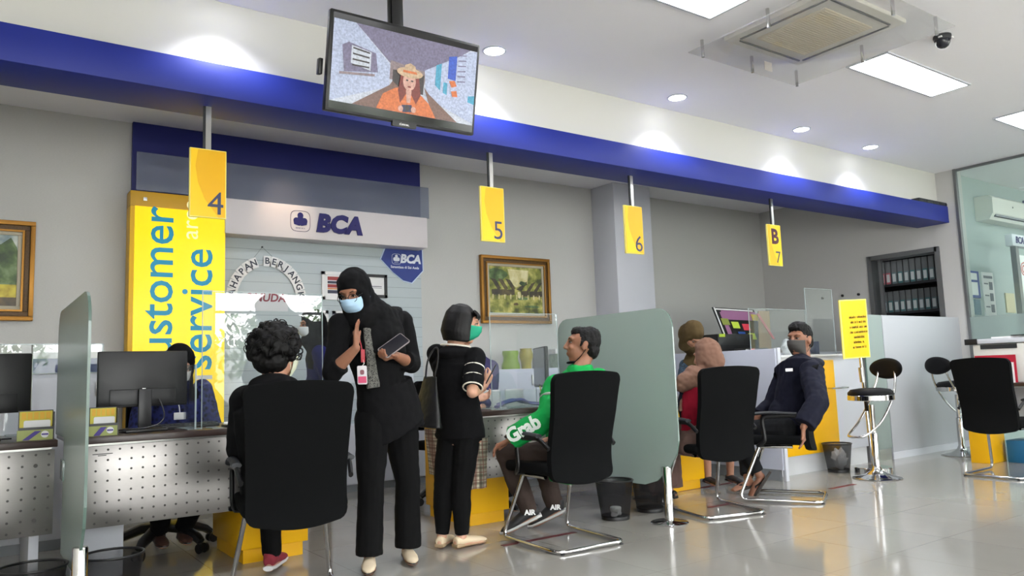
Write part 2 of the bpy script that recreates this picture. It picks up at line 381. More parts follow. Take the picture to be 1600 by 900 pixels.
# ================================================================ television
Yt = 3.5
c = aty(636, 118, Yt)
tilt = math.radians(-11)
T = thing('television', 'black television hung from the ceiling showing a person in a straw hat and orange jacket', 'television', (c.x, c.y, ZC))
R = M4.Translation(c) @ M4.Rotation(tilt, 4, 'X')
# local frame of the set: x right, z up, faces -y (then tipped down)
TW, TH = .87, .50
R = M4.Translation(c) @ M4.Rotation(math.radians(-.5), 4, 'Z') @ M4.Rotation(math.radians(11), 4, 'X')
b = MB(); b.box(-TW/2, TW/2, 0, .045, -TH/2, TH/2, .006, R); b.box(-.28, .28, .04, .075, -.17, .14, .01, R); b.build('casing', m_black, T)
b = MB(); b.prism(rrect(.14, .03, .008), .02, R @ basis((0, .01, -TH/2-.008), (1, 0, 0), (0, 0, 1), (0, -1, 0))); b.build('logo_bar', m_black, T)
b = MB(); b.print_line(.06, .012, R @ front(.0, -.0112, -TH/2-.008), 3); b.build('brand_lettering', m_paper, T)
SW, SH = TW-.036, .405
SC = R @ basis((0, -.0015, .004), (1, 0, 0), (0, 0, 1), (0, -1, 0))
def emis(name, rgb, s=1.): return mat(name, rgb, .4, emit=s)
b = MB(); b.box(-TW/2+.014, TW/2-.014, -.001, .002, -TH/2+.014, TH/2-.014, 0, R); scr = b.build('screen', mat('screen_glass', (12, 13, 16), .1), T)
pal = ['tv_sky', 'tv_wall', 'tv_brown', 'tv_dark', 'tv_orange', 'tv_skin', 'tv_hat', 'tv_hair', 'tv_blue', 'tv_cyan', 'tv_purple', 'tv_path', 'tv_cam']
cols = [(176, 186, 214), (196, 202, 216), (140, 124, 128), (58, 52, 54), (206, 112, 62), (206, 160, 146), (196, 168, 138), (120, 50, 44), (52, 88, 190), (74, 158, 190), (118, 112, 140), (120, 92, 84), (46, 50, 84)]
def tvmat(nm, rgb):
    m = mat(nm, rgb, .35, emit=.10, noise_amt=.25, nscale=90)
    n = m.node_tree.nodes; l = m.node_tree.links; b_ = n['Principled BSDF']
    for k in b_.inputs['Base Color'].links: l.new(k.from_socket, b_.inputs['Emission Color'])
    return m
tm = [tvmat(a, c_) for a, c_ in zip(pal, [tuple(q*.84 for q in k) for k in cols])]
b = MB(); lay = [0]
def scrp(i, pts):      # one flat patch of the picture on the screen, u and v from 0 to 1, v down
    lay[0] += 1; b.mi = i
    b.prism([((u-.5)*SW, (.5-v)*SH) for u, v in pts], .00012*1, SC @ M4.Translation((0, 0, .0002*lay[0])))
scrp(1, [(0, 0), (1, 0), (1, 1), (0, 1)])
scrp(10, [(.14, 0), (.95, 0), (.66, .42), (.38, .40)])
scrp(0, [(.0, .0), (.14, .0), (.30, .28), (.38, .42), (.38, .7), (0, 1)])
scrp(2, [(.38, .36), (.64, .42), (.62, .62), (.38, .6)]); scrp(3, [(.40, .47), (.62, .47), (.62, .72), (.40, .72)])
scrp(10, [(.06, .3), (.10, .25), (.28, .32), (.30, .55), (.08, .62)]); scrp(1, [(.12, .28), (.25, .32), (.25, .55), (.12, .5)])
for k in range(4): scrp(3, [(.13, .30+.07*k), (.24, .325+.06*k), (.24, .345+.06*k), (.13, .32+.07*k)])
scrp(2, [(.05, .63), (.28, .58), (.28, .61), (.05, .66)])
scrp(0, [(.62, .40), (.95, .02), (1, 0), (1, .98), (.64, .74)]); scrp(8, [(.79, .15), (.85, .12), (.85, .45), (.79, .44)])
scrp(9, [(.70, .30), (.74, .26), (.74, .62), (.70, .56)]); scrp(9, [(.76, .5), (.79, .5), (.79, .66), (.76, .64)])
scrp(9, [(.95, .62), (1, .60), (1, .72), (.95, .70)])
for k in range(6): scrp(10, [(.86, .10+.07*k), (.92, .08+.07*k), (.92, .095+.07*k), (.86, .115+.07*k)])
scrp(11, [(.14, 1), (.38, .68), (.40, .62), (.46, .70), (.40, 1)]); scrp(11, [(.62, .62), (.66, .70), (.88, 1), (.70, 1)])
scrp(4, [(.80, .47), (.84, .45), (.86, .52), (.82, .55)]); scrp(4, [(.82, .60), (.86, .58), (.87, .66), (.83, .67)])
def disc(i, cx, cy, rx, ry, n=18): scrp(i, [(cx+rx*math.cos(2*PI*k/n), cy+ry*math.sin(2*PI*k/n)) for k in range(n)])
scrp(4, [(.30, 1), (.34, .80), (.42, .70), (.50, .66), (.58, .70), (.66, .82), (.72, 1)])
scrp(7, [(.455, .50), (.58, .50), (.60, .74), (.57, .86), (.53, .74), (.50, .74), (.46, .88), (.44, .72)])
scrp(5, [(.495, .7), (.535, .7), (.53, .86), (.505, .86)]); disc(5, .515, .585, .045, .12)
disc(6, .515, .475, .092, .065); scrp(6, [(.47, .46), (.48, .38), (.515, .35), (.55, .38), (.56, .46)]); scrp(4, [(.468, .45), (.562, .45), (.565, .48), (.466, .48)])
for cx in (.498, .533): disc(3, cx, .575, .009, .012, 8)
disc(7, .516, .655, .013, .012, 8)
scrp(12, [(.47, .90), (.54, .88), (.55, .97), (.48, .99)]); disc(5, .465, .95, .018, .04, 10); disc(5, .555, .94, .018, .04, 10); disc(3, .51, .93, .018, .035, 10)
o = b.build('picture', tm, scr, recalc=True, sharp=0)
b = MB(); b.box(c.x-.03, c.x+.03, c.y+.10, c.y+.16, c.z-.05, ZC, .004); b.cyl((c.x+.035, c.y+.11, c.z), (c.x+.03, c.y+.11, ZC), .008); b.cyl((c.x-.035, c.y+.11, c.z), (c.x-.04, c.y+.12, ZC), .007)
b.build('ceiling_pole', m_black, T)
b = MB(); b.box(-.12, .12, .07, .13, -.10, .10, .005, R); b.box(-.46, -.44, .05, .09, -.07, .01, .004, R); b.build('mount_bracket', m_black, T)

# ================================================================ hanging number signs
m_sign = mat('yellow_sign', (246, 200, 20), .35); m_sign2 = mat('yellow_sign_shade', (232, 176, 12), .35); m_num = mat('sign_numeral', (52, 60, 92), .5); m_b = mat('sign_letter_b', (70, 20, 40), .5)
for x, num, lab in ((1.172, '4', 'yellow hanging sign with the number 4'), (3.247, '5', 'yellow hanging sign with the number 5'), (4.728, '6', 'yellow hanging sign with the number 6'), (6.70, '7', 'yellow hanging sign with the letter B and the number 7')):
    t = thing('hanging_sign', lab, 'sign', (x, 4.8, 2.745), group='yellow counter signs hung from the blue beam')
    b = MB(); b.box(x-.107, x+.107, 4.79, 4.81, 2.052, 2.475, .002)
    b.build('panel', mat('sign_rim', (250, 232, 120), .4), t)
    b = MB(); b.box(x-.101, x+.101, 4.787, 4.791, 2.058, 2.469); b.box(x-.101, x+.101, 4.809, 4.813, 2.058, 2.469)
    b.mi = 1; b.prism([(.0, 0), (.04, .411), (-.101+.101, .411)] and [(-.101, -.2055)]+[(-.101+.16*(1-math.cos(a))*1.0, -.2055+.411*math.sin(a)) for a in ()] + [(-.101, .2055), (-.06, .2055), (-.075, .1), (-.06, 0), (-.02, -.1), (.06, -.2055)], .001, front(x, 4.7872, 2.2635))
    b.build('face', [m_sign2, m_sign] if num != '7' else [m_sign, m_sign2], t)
    b = MB()
    if num == '7':
        b.text('7', .17, front(x+.035, 4.786, 2.135), .001); b.build('numeral', m_num, t)
        MB().text('B', .21, front(x-.0, 4.786, 2.345), .001, bold=.008).build('letter', m_b, t)
    else: b.text(num, .20, front(x+.045, 4.786, 2.135), .001); b.build('numeral', m_num, t)
    b = MB(); b.box(x-.016, x+.016, 4.792, 4.808, 2.475, 2.745); b.build('hanger_rod', m_steel, t)
    MB().box(x-.030, x-.016, 4.795, 4.806, 2.475, 2.745).build('cable', m_dark, t)
# black box lying on the beam
p0, p1 = aty(1430, 312, 4.66), aty(1476, 318, 4.66)
t = thing('wireless_router', 'dark flat box lying on top of the blue beam near the end wall', 'router', (9.3, 4.66, 2.95))
MB().box(p0.x, p1.x, 4.61, 4.71, 2.95, 3.0, .006).build('body', m_dark, t)
b = MB()
for k in range(5): q = p0.x+.06+k*(p1.x-p0.x-.12)/4; b.box(q-.03, q+.03, 4.606, 4.611, 2.962, 2.985)
b.build('vent_strip', m_black, t)

for k, (px, py) in enumerate(((1286, 466), (1317, 462), (1342, 460))):
    q = atx(px, py, XE); o = MB().cyl((XE-.02, q.y, q.z), (XE, q.y, q.z), .018).build('wall_bolt', m_black); tag(o, 'black round bolt head on the end wall left of the archive window', 'bolt', 'bolt heads on the end wall')

t = thing('downlight', 'small warm downlight behind the blue beam aimed at the BCA logo board', 'ceiling light', (2.4, 6.55, ZC))
MB().lathe([(.06, 0), (.06, -.006), (.05, -.008), (.048, 0)], (2.4, 6.55, ZC)).build('ring', m_white, t); MB().lathe([(0, -.002), (.048, -.002), (.03, -.009), (0, -.011)], (2.4, 6.55, ZC)).build('bulb', mat('warm_bulb', (255, 210, 160), .5, emit=3.), t)
ld = bpy.data.lights.new('warm', 'SPOT'); ld.energy = 11; ld.spot_size = .75; ld.spot_blend = 1.; ld.shadow_soft_size = .03; ld.color = (1, .72, .48)
lo = bpy.data.objects.new('warm_lamp', ld); C.objects.link(lo); lo.location = (2.4, 6.55, ZC-.03); lo.rotation_euler = (V((0.05, .62, -.74))).to_track_quat('-Z', 'Y').to_euler()
# ================================================================ brand wall behind the staff
m_logo = mat('logo_blue', (20, 14, 96), .45); m_letw = mat('white_lettering', (225, 230, 240), .5)
def emblem(b, mtx, s, fill=0, line=1):
    """the clover leaf emblem in its rounded square, s = height, drawn in the xy plane of mtx"""
    b.mi = line; n = 40; out = []; inn = []
    for k in range(n):
        t = 2*PI*k/n; c_, s_ = math.cos(t), math.sin(t); r = (abs(c_)**4+abs(s_)**4)**-.25
        out.append((c_*r*s*.47, s_*r*s*.49)); inn.append((c_*r*s*.445, s_*r*s*.465))
    vo = [b.bm.verts.new(mtx @ V((x, y, .001))) for x, y in out]; vi = [b.bm.verts.new(mtx @ V((x, y, .001))) for x, y in inn]
    b._m([b.bm.faces.new((vo[k], vo[(k+1) % n], vi[(k+1) % n], vi[k])) for k in range(n)])
    b.mi = fill
    def dsc(cx, cy, rx, ry, z=.001): b.prism([(cx*s+rx*s*math.cos(2*PI*k/18), cy*s+ry*s*math.sin(2*PI*k/18)) for k in range(18)], .0015, mtx @ M4.Translation((0, 0, z)))
    dsc(0, .26, .14, .15); dsc(-.19, .02, .14, .14, .0012); dsc(.19, .02, .14, .14, .0014)
    b.prism([(-.12*s, .2*s), (.12*s, .2*s), (.2*s, -.1*s), (0, -.2*s), (-.2*s, -.1*s)], .0015, mtx @ M4.Translation((0, 0, .0016)))
    b.prism([(-.33*s, .0), (-.30*s, -.16*s), (-.04*s, -.22*s), (0, -.14*s), (.04*s, -.22*s), (.30*s, -.16*s), (.33*s, 0), (.0, -.08*s)], .0015, mtx @ M4.Translation((0, 0, .0018)))
    b.text('BANK BCA', .09*s, mtx @ M4.Translation((0, -.33*s, .001)), .001)
Yw = YB
t = thing('backdrop_panel', 'dark navy blue panel on the wall above the white BCA board', 'wall panel', (2.57, Yw, 2.6))
MB().box(1.155, 4.03, Yw-.05, Yw, 2.45, ZC-.002, .002).build('panel', m_navy, t)
# white logo board with frosted glass above it
t = thing('logo_board', 'long white board with the blue BCA logo and clover emblem', 'sign board', (2.95, Yw-.2, 2.42))
MB().box(1.90, 3.99, Yw-.26, Yw-.05, 2.415, 2.74, .004).build('board', mat('warm_white_board', (212, 206, 208), .45), t)
b = MB(); emblem(b, front(2.60, Yw-.262, 2.585), .21)
b.build('emblem', [m_logo, mat('emblem_line', (70, 60, 90), .5)], t)
b = MB(); b.text('BCA', .235, front(2.99, Yw-.268, 2.575), .014, bold=.014, shear=.18, space=1.05); b.build('lettering', m_logo, t)
tag(MB().box(1.16, 4.03, Yw-.235, Yw-.225, 2.742, 3.08, .001).build('frosted_strip', glass('frosted_strip', (150, 158, 176), .25, .30, .95, .35, (225, 228, 235))), 'long frosted glass strip standing on top of the white BCA board', 'glass strip')
# customer service light box
t = thing('light_box', 'glowing yellow light box reading Customer service area sideways', 'illuminated sign', (1.51, 7.25, .6))
lx0, lx1, lyf = 1.118, 1.905, 7.16
MB().box(lx0, lx1, lyf+.012, Yw-.05, .45, 2.60, .004).build('casing', mat('lightbox_case', (230, 180, 10), .4), t)
MB().box(lx0, lx1, lyf+.014, Yw-.05, 2.60, 2.735, .003).build('cap', mat('lightbox_cap', (196, 150, 10), .4), t)
lm = mat('lightbox_face', (252, 214, 0), .3, emit=.2)
MB().box(lx0+.035, lx1, lyf, lyf+.012, .5, 2.60).build('face', lm, t)
m_tq = mat('turquoise_letters', (12, 128, 160), .4, emit=.14)
def vtext(s_, size, x, z, m, nm, **k):
    b = MB(); b.text(s_, size, basis((x, lyf-.0015, z), (0, 0, 1), (-1, 0, 0), (0, -1, 0)), .002, align='RIGHT', **k); b.build(nm, m, t)
vtext('Customer', .385, 1.345, 2.605, m_tq, 'lettering', bold=.003)
vtext('service', .385, 1.675, 2.265, m_tq, 'lettering', bold=.003)
vtext('area', .21, 1.605, 2.70, mat('cream_letters', (250, 240, 180), .4, emit=.15), 'lettering')
MB().box(lx0+.10, lx0+.13, lyf-.004, lyf, 2.65, 2.68, .002).build('screw', m_steel, t)
MB().cyl((lx0+.115, lyf-.003, 2.665), (lx0+.115, lyf+.003, 2.665), .012).build('screw', m_steel, t)
MB().box(1.66, 1.80, lyf-.006, lyf, 1.10, 1.135).build('note', m_paper, t)
# pale slatted wall panel
t = thing('slat_wall_panel', 'pale grey-blue slatted board on the wall under the BCA logo board', 'wall panel', (2.95, Yw-.03, .1))
b = MB(); b.box(1.93, 4.02, Yw-.045, Yw, .16, 2.42, 0)
b.mi = 1
for k in range(21): z = .22+.105*k; b.box(1.932, 4.018, Yw-.0465, Yw-.045, z, z+.004)
b.build('panel', [mat('slatwall', (176, 186, 190), .5), mat('slat_groove', (138, 146, 150), .6)], t)
Yp = Yw-.047
# shield banner
t = thing('shield_sign', 'dark blue shield shaped BCA banner on the slatted wall', 'sign', (3.78, Yp, 2.05))
def sh(pts, y, h, m, nm): MB().prism([(x, z) for x, z in pts], h, front(0, y, 0)).build(nm, m, t)
pts = [(3.60, 2.425), (4.03, 2.425), (4.035, 2.20), (3.90, 2.065), (3.80, 2.085), (3.68, 2.17), (3.545, 2.30)]
cx, cz = 3.80, 2.25
sh([(cx+(x-cx)*1.05, cz+(z-cz)*1.06) for x, z in pts], Yp-.0, .006, mat('shield_rim', (196, 214, 236), .5), 'rim')
sh(pts, Yp-.007, .004, mat('shield_blue', (20, 48, 128), .4), 'face')
b = MB(); emblem(b, front(3.72, Yp-.0125, 2.31), .115, 0, 0); b.build('emblem', m_letw, t)
b = MB(); b.text('BCA', .125, front(3.885, Yp-.0125, 2.315), .002, bold=.006, shear=.18); b.build('lettering', m_letw, t)
b = MB(); b.text('Senantiasa di Sisi Anda', .037, front(3.82, Yp-.0125, 2.225), .001, bold=.0006); b.build('lettering', m_letw, t)
# arch of letter cards
t = thing('letter_arch', 'arch of white letter cards reading TAHAPAN BERJANGKA hung by a thread', 'wall decoration', (2.35, Yp, 2.2))
ax, az, ar, br = 2.345, 1.825, .335, .385
b = MB(); b.tube([(ax+(ar-.03)*math.cos(a), Yp-.008, az+(br-.03)*math.sin(a)) for a in [math.radians(q) for q in range(-8, 190, 6)]], .005, 6); b.build('hoop', m_steel, t)
word = 'TAHAPAN BERJANGKA'
for i, ch in enumerate(word):
    if ch == ' ': continue
    a = math.radians(186-(i+.5)*11.3); cx, cz = ax+ar*math.cos(a), az+br*math.sin(a); th = a-PI/2
    m_ = M4.Translation((cx, Yp-.014, cz)) @ M4.Rotation(-th, 4, 'Y') @ front(0, 0, 0)
    crd = MB().prism([(-.036, -.05), (.036, -.05), (.036, .05), (-.036, .05)], .002, m_).build('letter_card', m_paper, t)
    b = MB(); b.text(ch, .085, m_ @ M4.Translation((0, 0, .0025)), .001, bold=.002); b.build('lettering', mat('print_dark', (50, 56, 70), .6), crd)
b = MB(); b.tube([(2.10, Yp-.006, 2.07), (2.30, Yp-.004, 2.345), (2.60, Yp-.006, 2.08)], .0015, 5); b.build('thread', m_dark, t)
b = MB(); b.cyl((2.30, Yp, 2.345), (2.30, Yp-.01, 2.345), .008); b.build('pin', m_dark, t)
t = thing('simuda_sign', 'red SIMUDA letters on a white card under the letter arch', 'sign', (2.36, Yp, 1.85))
b = MB(); b.prism([(-.21, -.10), (.22, -.10), (.22, .075), (-.21, .075)], .002, front(2.33, Yp-.002, 1.83)); b.build('card', mat('pale_card', (206, 206, 210), .6), t)
b = MB(); b.text('SiMUDA', .105, front(2.335, Yp-.0055, 1.855), .001, bold=.003, shear=.15); b.build('lettering', mat('dark_red', (132, 30, 50), .5), t)
# small frames on the slatted wall
def small_frame(px0, py0, px1, py1, label, rim, art, text=None):
    p, q = aty(px0, py0, Yp), aty(px1, py1, Yp); x0, x1, z0, z1 = p.x, q.x, q.z, p.z
    t = thing('small_picture_frame', label, 'picture', ((x0+x1)/2, Yp, z0), group='small framed notices on the slatted wall')
    b = MB(); r = .03
    for a in ((x0, x1, z0, z0+r), (x0, x1, z1-r, z1), (x0, x0+r, z0, z1), (x1-r, x1, z0, z1)): b.box(a[0], a[1], Yp-.025, Yp, a[2], a[3])
    b.build('frame', rim, t); MB().box(x0+r, x1-r, Yp-.012, Yp-.002, z0+r, z1-r).build('sheet', m_paper, t)
    b = MB(); w_ = x1-x0-.12
    for i, (m_i, a0, a1) in enumerate(art): b.mi = m_i; b.box(x0+.06, x0+.06+w_, Yp-.0135-.0002*i, Yp-.012, z0+.05+(z1-z0-.1)*a0, z0+.05+(z1-z0-.1)*a1)
    b.build('print', [mat('print_red', (150, 60, 60), .6), mat('print_ink', (60, 62, 80), .6), mat('print_orange', (206, 140, 90), .6)], t)
small_frame(502, 424, 566, 470, 'white framed picture with red stripes left of the standing woman\'s head', m_paper, [(0, .8, 1), (1, .62, .76), (0, .4, .58), (2, .3, .38), (1, .08, .26)])
small_frame(562, 428, 604, 466, 'black framed notice partly behind the standing woman\'s head scarf', m_black, [(1, .45, .5), (1, .35, .38)])
small_frame(486, 485, 512, 508, 'small white framed photo below the striped picture', m_paper, [(1, .45, .95), (0, .1, .4)])
small_frame(519, 486, 542, 509, 'small white framed photo just left of the standing woman\'s shoulder', m_paper, [(1, .2, .8)])
t = thing('wall_notice', 'white notice with one large blue word and small print low on the slatted wall', 'notice', (3.4, Yp, .9))
p, q = aty(500, 530, Yp), aty(650, 705, Yp)
MB().box(2.86, 3.90, Yp-.006, Yp, 1.02, 1.56, 0).build('sheet', mat('notice_white', (206, 212, 218), .5), t)
b = MB(); b.text('menentukan', .12, front(3.06, Yp-.0075, 1.45), .001, bold=.002); b.print_line(.30, .04, front(3.6, Yp-.0075, 1.13), 5); b.print_line(.22, .04, front(3.64, Yp-.0075, 1.06), 6)
b.build('lettering', mat('notice_ink', (60, 70, 110), .5), t)

# ---------------------------------------------------------------- paintings
def paint_mat(name, kind):
    m = bpy.data.materials.new(name); m.use_nodes = True; n = m.node_tree.nodes; l = m.node_tree.links; b = n['Principled BSDF']; b.inputs['Roughness'].default_value = .4
    tc = n.new('ShaderNodeTexCoord'); ns = n.new('ShaderNodeTexNoise'); ns.inputs['Scale'].default_value = 9; ns.inputs['Detail'].default_value = 8
    l.new(tc.outputs['Object'], ns.inputs[0]); cr_ = n.new('ShaderNodeValToRGB'); e = cr_.color_ramp
    cols = {'field': [(38, 58, 24), (70, 96, 44), (120, 142, 92)], 'village': [(60, 66, 20), (128, 132, 50), (196, 186, 104)], 'sky': [(118, 138, 140), (160, 172, 168), (200, 206, 196)], 'crop': [(120, 104, 8), (172, 150, 14), (206, 190, 50)],
            'roof': [(30, 26, 18), (60, 50, 30), (96, 84, 48)], 'soil': [(40, 32, 18), (78, 62, 34), (110, 88, 48)], 'glow': [(170, 160, 96), (206, 196, 140), (226, 220, 180)]}[kind]
    e.elements[0].position = .35; e.elements[0].color = (*lin(cols[0]), 1); e.elements[1].position = .65; e.elements[1].color = (*lin(cols[2]), 1)
    k = e.elements.new(.5); k.color = (*lin(cols[1]), 1); l.new(ns.outputs[0], cr_.inputs[0]); l.new(cr_.outputs[0], b.inputs['Base Color']); return m
PK = ['field', 'village', 'sky', 'crop', 'roof', 'soil', 'glow']; PM = [paint_mat('paint_'+k, k) for k in PK]
def painting(x0, x1, z0, z1, label, patches, fw_=.10):
    t = thing('painting', label, 'painting', ((x0+x1)/2, YB, z0), group=None)
    for nm, m_, o0, o1, d in (('frame', m_gold, 0, .035, .05), ('frame_molding', mat('brown_molding', (84, 58, 20), .5, noise_amt=.3, nscale=80), .035, .075, .035), ('frame_lip', m_gold, .075, .09, .042), ('liner', mat('linen_liner', (176, 168, 148), .7), .09, .12, .03)):
        b = MB()
        a0, a1, c0, c1 = x0+o0, x1-o0, z0+o0, z1-o0; w_ = o1-o0
        for a in ((a0, a1, c0, c0+w_), (a0, a1, c1-w_, c1), (a0, a0+w_, c0+w_, c1-w_), (a1-w_, a1, c0+w_, c1-w_)): b.box(a[0], a[1], YB-d, YB, a[2], a[3], .004 if w_ > .02 else 0)
        b.build(nm, m_, t)
    a0, a1, c0, c1 = x0+.12, x1-.12, z0+.12, z1-.12
    b = MB(); b.mi = patches[0]; b.box(a0, a1, YB-.02, YB-.005, c0, c1)
    for i, (mi, pts) in enumerate(patches[1]):
        b.mi = mi; b.prism([(a0+(a1-a0)*u, c1-(c1-c0)*v) for u, v in pts], .0003, front(0, YB-.0202-.0003*i, 0))
    b.build('canvas', PM, t)
def blob(i, cx, cy, rx, ry, n=14, seed=0):
    rr = random.Random(seed); return (i, [(min(max(cx+rx*(.75+.4*rr.random())*math.cos(2*PI*k/n), 0), 1), min(max(cy+ry*(.75+.4*rr.random())*math.sin(2*PI*k/n), 0), 1)) for k in range(n)])
painting(-.75, .447, 1.615, 2.43, 'gilt framed landscape painting of trees over a yellow field at the left edge', (2, [blob(0, .30, .42, .28, .34, 20, 2), blob(0, .62, .40, .25, .36, 20, 3), blob(0, .88, .45, .2, .40, 20, 4), blob(0, .80, .22, .05, .20, 12, 5), (0, [(0, .55), (1, .55), (1, .70), (0, .70)]), (3, [(0, .70), (1, .70), (1, .90), (0, .90)]), (5, [(0, .88), (1, .88), (1, 1), (0, 1)])]))
houses = [blob(0, .14, .18, .2, .14, 14, 6), (6, [(.35, .05), (.75, .06), (.72, .36), (.5, .44), (.40, .34)])]
for k, x in enumerate((.03, .16, .30)): houses += [(4, [(x, .26), (x+.09, .28), (x+.19, .47), (x+.12, .49)]), (4, [(x+.01, .50), (x+.17, .48), (x+.17, .60), (x+.02, .62)])]
for k, x in enumerate((.62, .78, .92)): houses += [(4, [(x+.10, .30), (x+.02, .34), (x-.08, .50), (x-.02, .52)]), (4, [(x-.03, .52), (min(x+.12, 1), .50), (min(x+.12, 1), .62), (x-.02, .64)])]
houses += [(4, [(.5, .48), (.53, .50), (.72, .36), (.70, .33)]), blob(0, .62, .35, .07, .05, 12, 7), blob(0, .62, .68, .12, .04, 14, 8), blob(6, .55, .60, .035, .09, 10, 9), (1, [(.0, .72), (1, .70), (1, 1), (0, 1)]), blob(0, .8, .85, .15, .03, 12, 10), blob(5, .48, .80, .05, .03, 10, 11)]
for k in range(9): houses.append((6, [(.05+k*.11, .60), (.07+k*.11, .60), (.065+k*.11, .70), (.05+k*.11, .70)]))
painting(4.80, 5.80, 1.64, 2.43, 'gilt framed painting of a village with steep thatched roofs', (1, houses))

# ================================================================ desks
m_top = mat('dark_walnut_top', (52, 38, 34), .3, noise_amt=.2, nscale=8, stretch=(1, 12, 12))
m_peg = mat('perforated_aluminium', (134, 131, 128), .32, .8, noise_amt=.04, nscale=40, stretch=(1, 1, 30)); m_hole = mat('perforation', (70, 68, 66), .7)
def desk(x0, x1, pg, ped, label, ends=(True, True)):
    t = thing('service_desk', label, 'desk', ((x0+x1)/2, 4.98, 0), group=None)
    MB().box(x0, x1, 4.585, 5.40, .765, .80, .003).build('desktop', m_top, t)
    b = MB(); z0, z1 = .335, .752; b.box(pg[0], pg[1], 4.612, 4.622, z0, z1, .001); b.mi = 1
    n = max(2, round((pg[1]-pg[0])/.0555)); dx = (pg[1]-pg[0]-.05)/(n-1)
    hs = [(pg[0]+.025+dx*i, z0+.022+.0533*j) for i in range(n) for j in range(8)]
    for hx, hz in hs:
        big = (round((hx-pg[0]-.025)/dx) in (0, n-2) and abs(hz-z0-.022-.0533*1) < .01) or (round((hx-pg[0]-.025)/dx) in (0, n-2) and abs(hz-z0-.022-.0533*6) < .01)
        b.cyl((hx, 4.6125, hz), (hx, 4.6115, hz), .010 if big else .0062, seg=8)
    b.build('perforated_panel', [m_peg, m_hole], t)
    if pg[0] < 1: b = MB(); b.box(pg[0]+.065, pg[0]+.16, 4.6105, 4.612, .708, .712).box(pg[0]+.09, pg[0]+.13, 4.6105, 4.612, .700, .704); b.build('label', m_dark, t)
    b = MB(); b.box(x0+.02, x1-.02, 4.66, 4.70, .70, .765); b.build('rail', m_steel, t)
    for s_ in ped:
        MB().box(s_[0], s_[1], 4.72, 5.36, .085, .765, .004).build('pedestal', m_yellow, t); MB().box(s_[0]+.02, s_[1]-.02, 4.76, 5.33, 0, .085).build('plinth', m_yellow, t)
        for k in range(3): dr = MB().box(s_[0]+.01, s_[1]-.01, 5.36, 5.375, .10+.22*k, .31+.22*k, .003).build('drawer', m_yellow, t); MB().box((s_[0]+s_[1])/2-.06, (s_[0]+s_[1])/2+.06, 5.375, 5.39, .20+.22*k, .212+.22*k, .002).build('handle', m_steel, dr)
    return t
d0 = desk(-1.2, .405, (-.9, .395), [(-1.15, -.75)], 'brown topped desk with perforated metal front at the left edge, left of the glass screen')
MB().box(.30, .345, 4.72, 5.36, 0, .765, .003).build('side_panel', m_white, d0)
d1 = desk(.47, 1.90, (.50, 1.62), [(1.36, 1.76)], 'brown topped desk with perforated metal front and yellow pedestal behind the nearest chair')
MB().box(.52, .78, 5.0, 5.36, 0, .765, .003).build('side_panel', m_white, d1)
d2 = desk(2.86, 3.97, (2.95, 3.90), [(2.93, 3.26)], 'brown topped desk with perforated front beside the man in the green jacket')
d3 = desk(4.03, 5.42, (4.10, 4.9), [(4.96, 5.36)], 'brown topped desk behind the large frosted glass screen')

# frosted glass screens between the desks
def screen(x, label, fullrear=True):
    t = thing('glass_screen', label, 'glass partition', (x, 3.9, 0), group=None)
    pts = [(3.73, .56), (3.755, .47), (3.83, .37), (3.95, .275), (4.07, .24), (4.575, .24), (4.575, .81), (5.0, .81)]
    pts += [(5.0, 1.36)]+[(5.0-.12*(1-math.cos(a)), 1.36+.12*math.sin(a)) for a in [PI/8*k for k in range(1, 5)]]+[(3.87-.14*math.sin(a), 1.34+.14*math.cos(a)) for a in [PI/10*k for k in range(0, 6)]]
    b = MB(); b.prism(pts, .012, basis((x-.006, 0, 0), (0, 1, 0), (0, 0, 1), (1, 0, 0)), smooth=False)
    for f in b.bm.faces: f.material_index = 0 if abs(f.normal.x) > .9 else 1
    bmesh.ops.recalc_face_normals(b.bm, faces=b.bm.faces)
    for f in b.bm.faces: f.normal_update(); f.material_index = 0 if len(f.verts) > 6 else 1
    b.build('pane', [m_frost, m_gl_edge], t, sharp=20)
    MB().lathe([(0, 0), (.128, 0), (.13, .006), (.12, .012), (.035, .016), (.03, .02)], (x, 3.86, 0)).build('base_plate', m_chrome, t)
    MB().lathe([(.031, .012), (.031, .376), (.028, .382), (0, .384)], (x, 3.86, 0)).build('clamp_post', m_chrome, t)
    MB().box(x-.014, x+.014, 4.50, 4.62, .60, .70, .002).build('desk_clamp', m_gl_edge, t)
screen(.435, 'frosted glass screen seen almost edge-on between the two left desks')
screen(4.0, 'wide frosted glass screen on a chrome post beside the man in the green jacket')

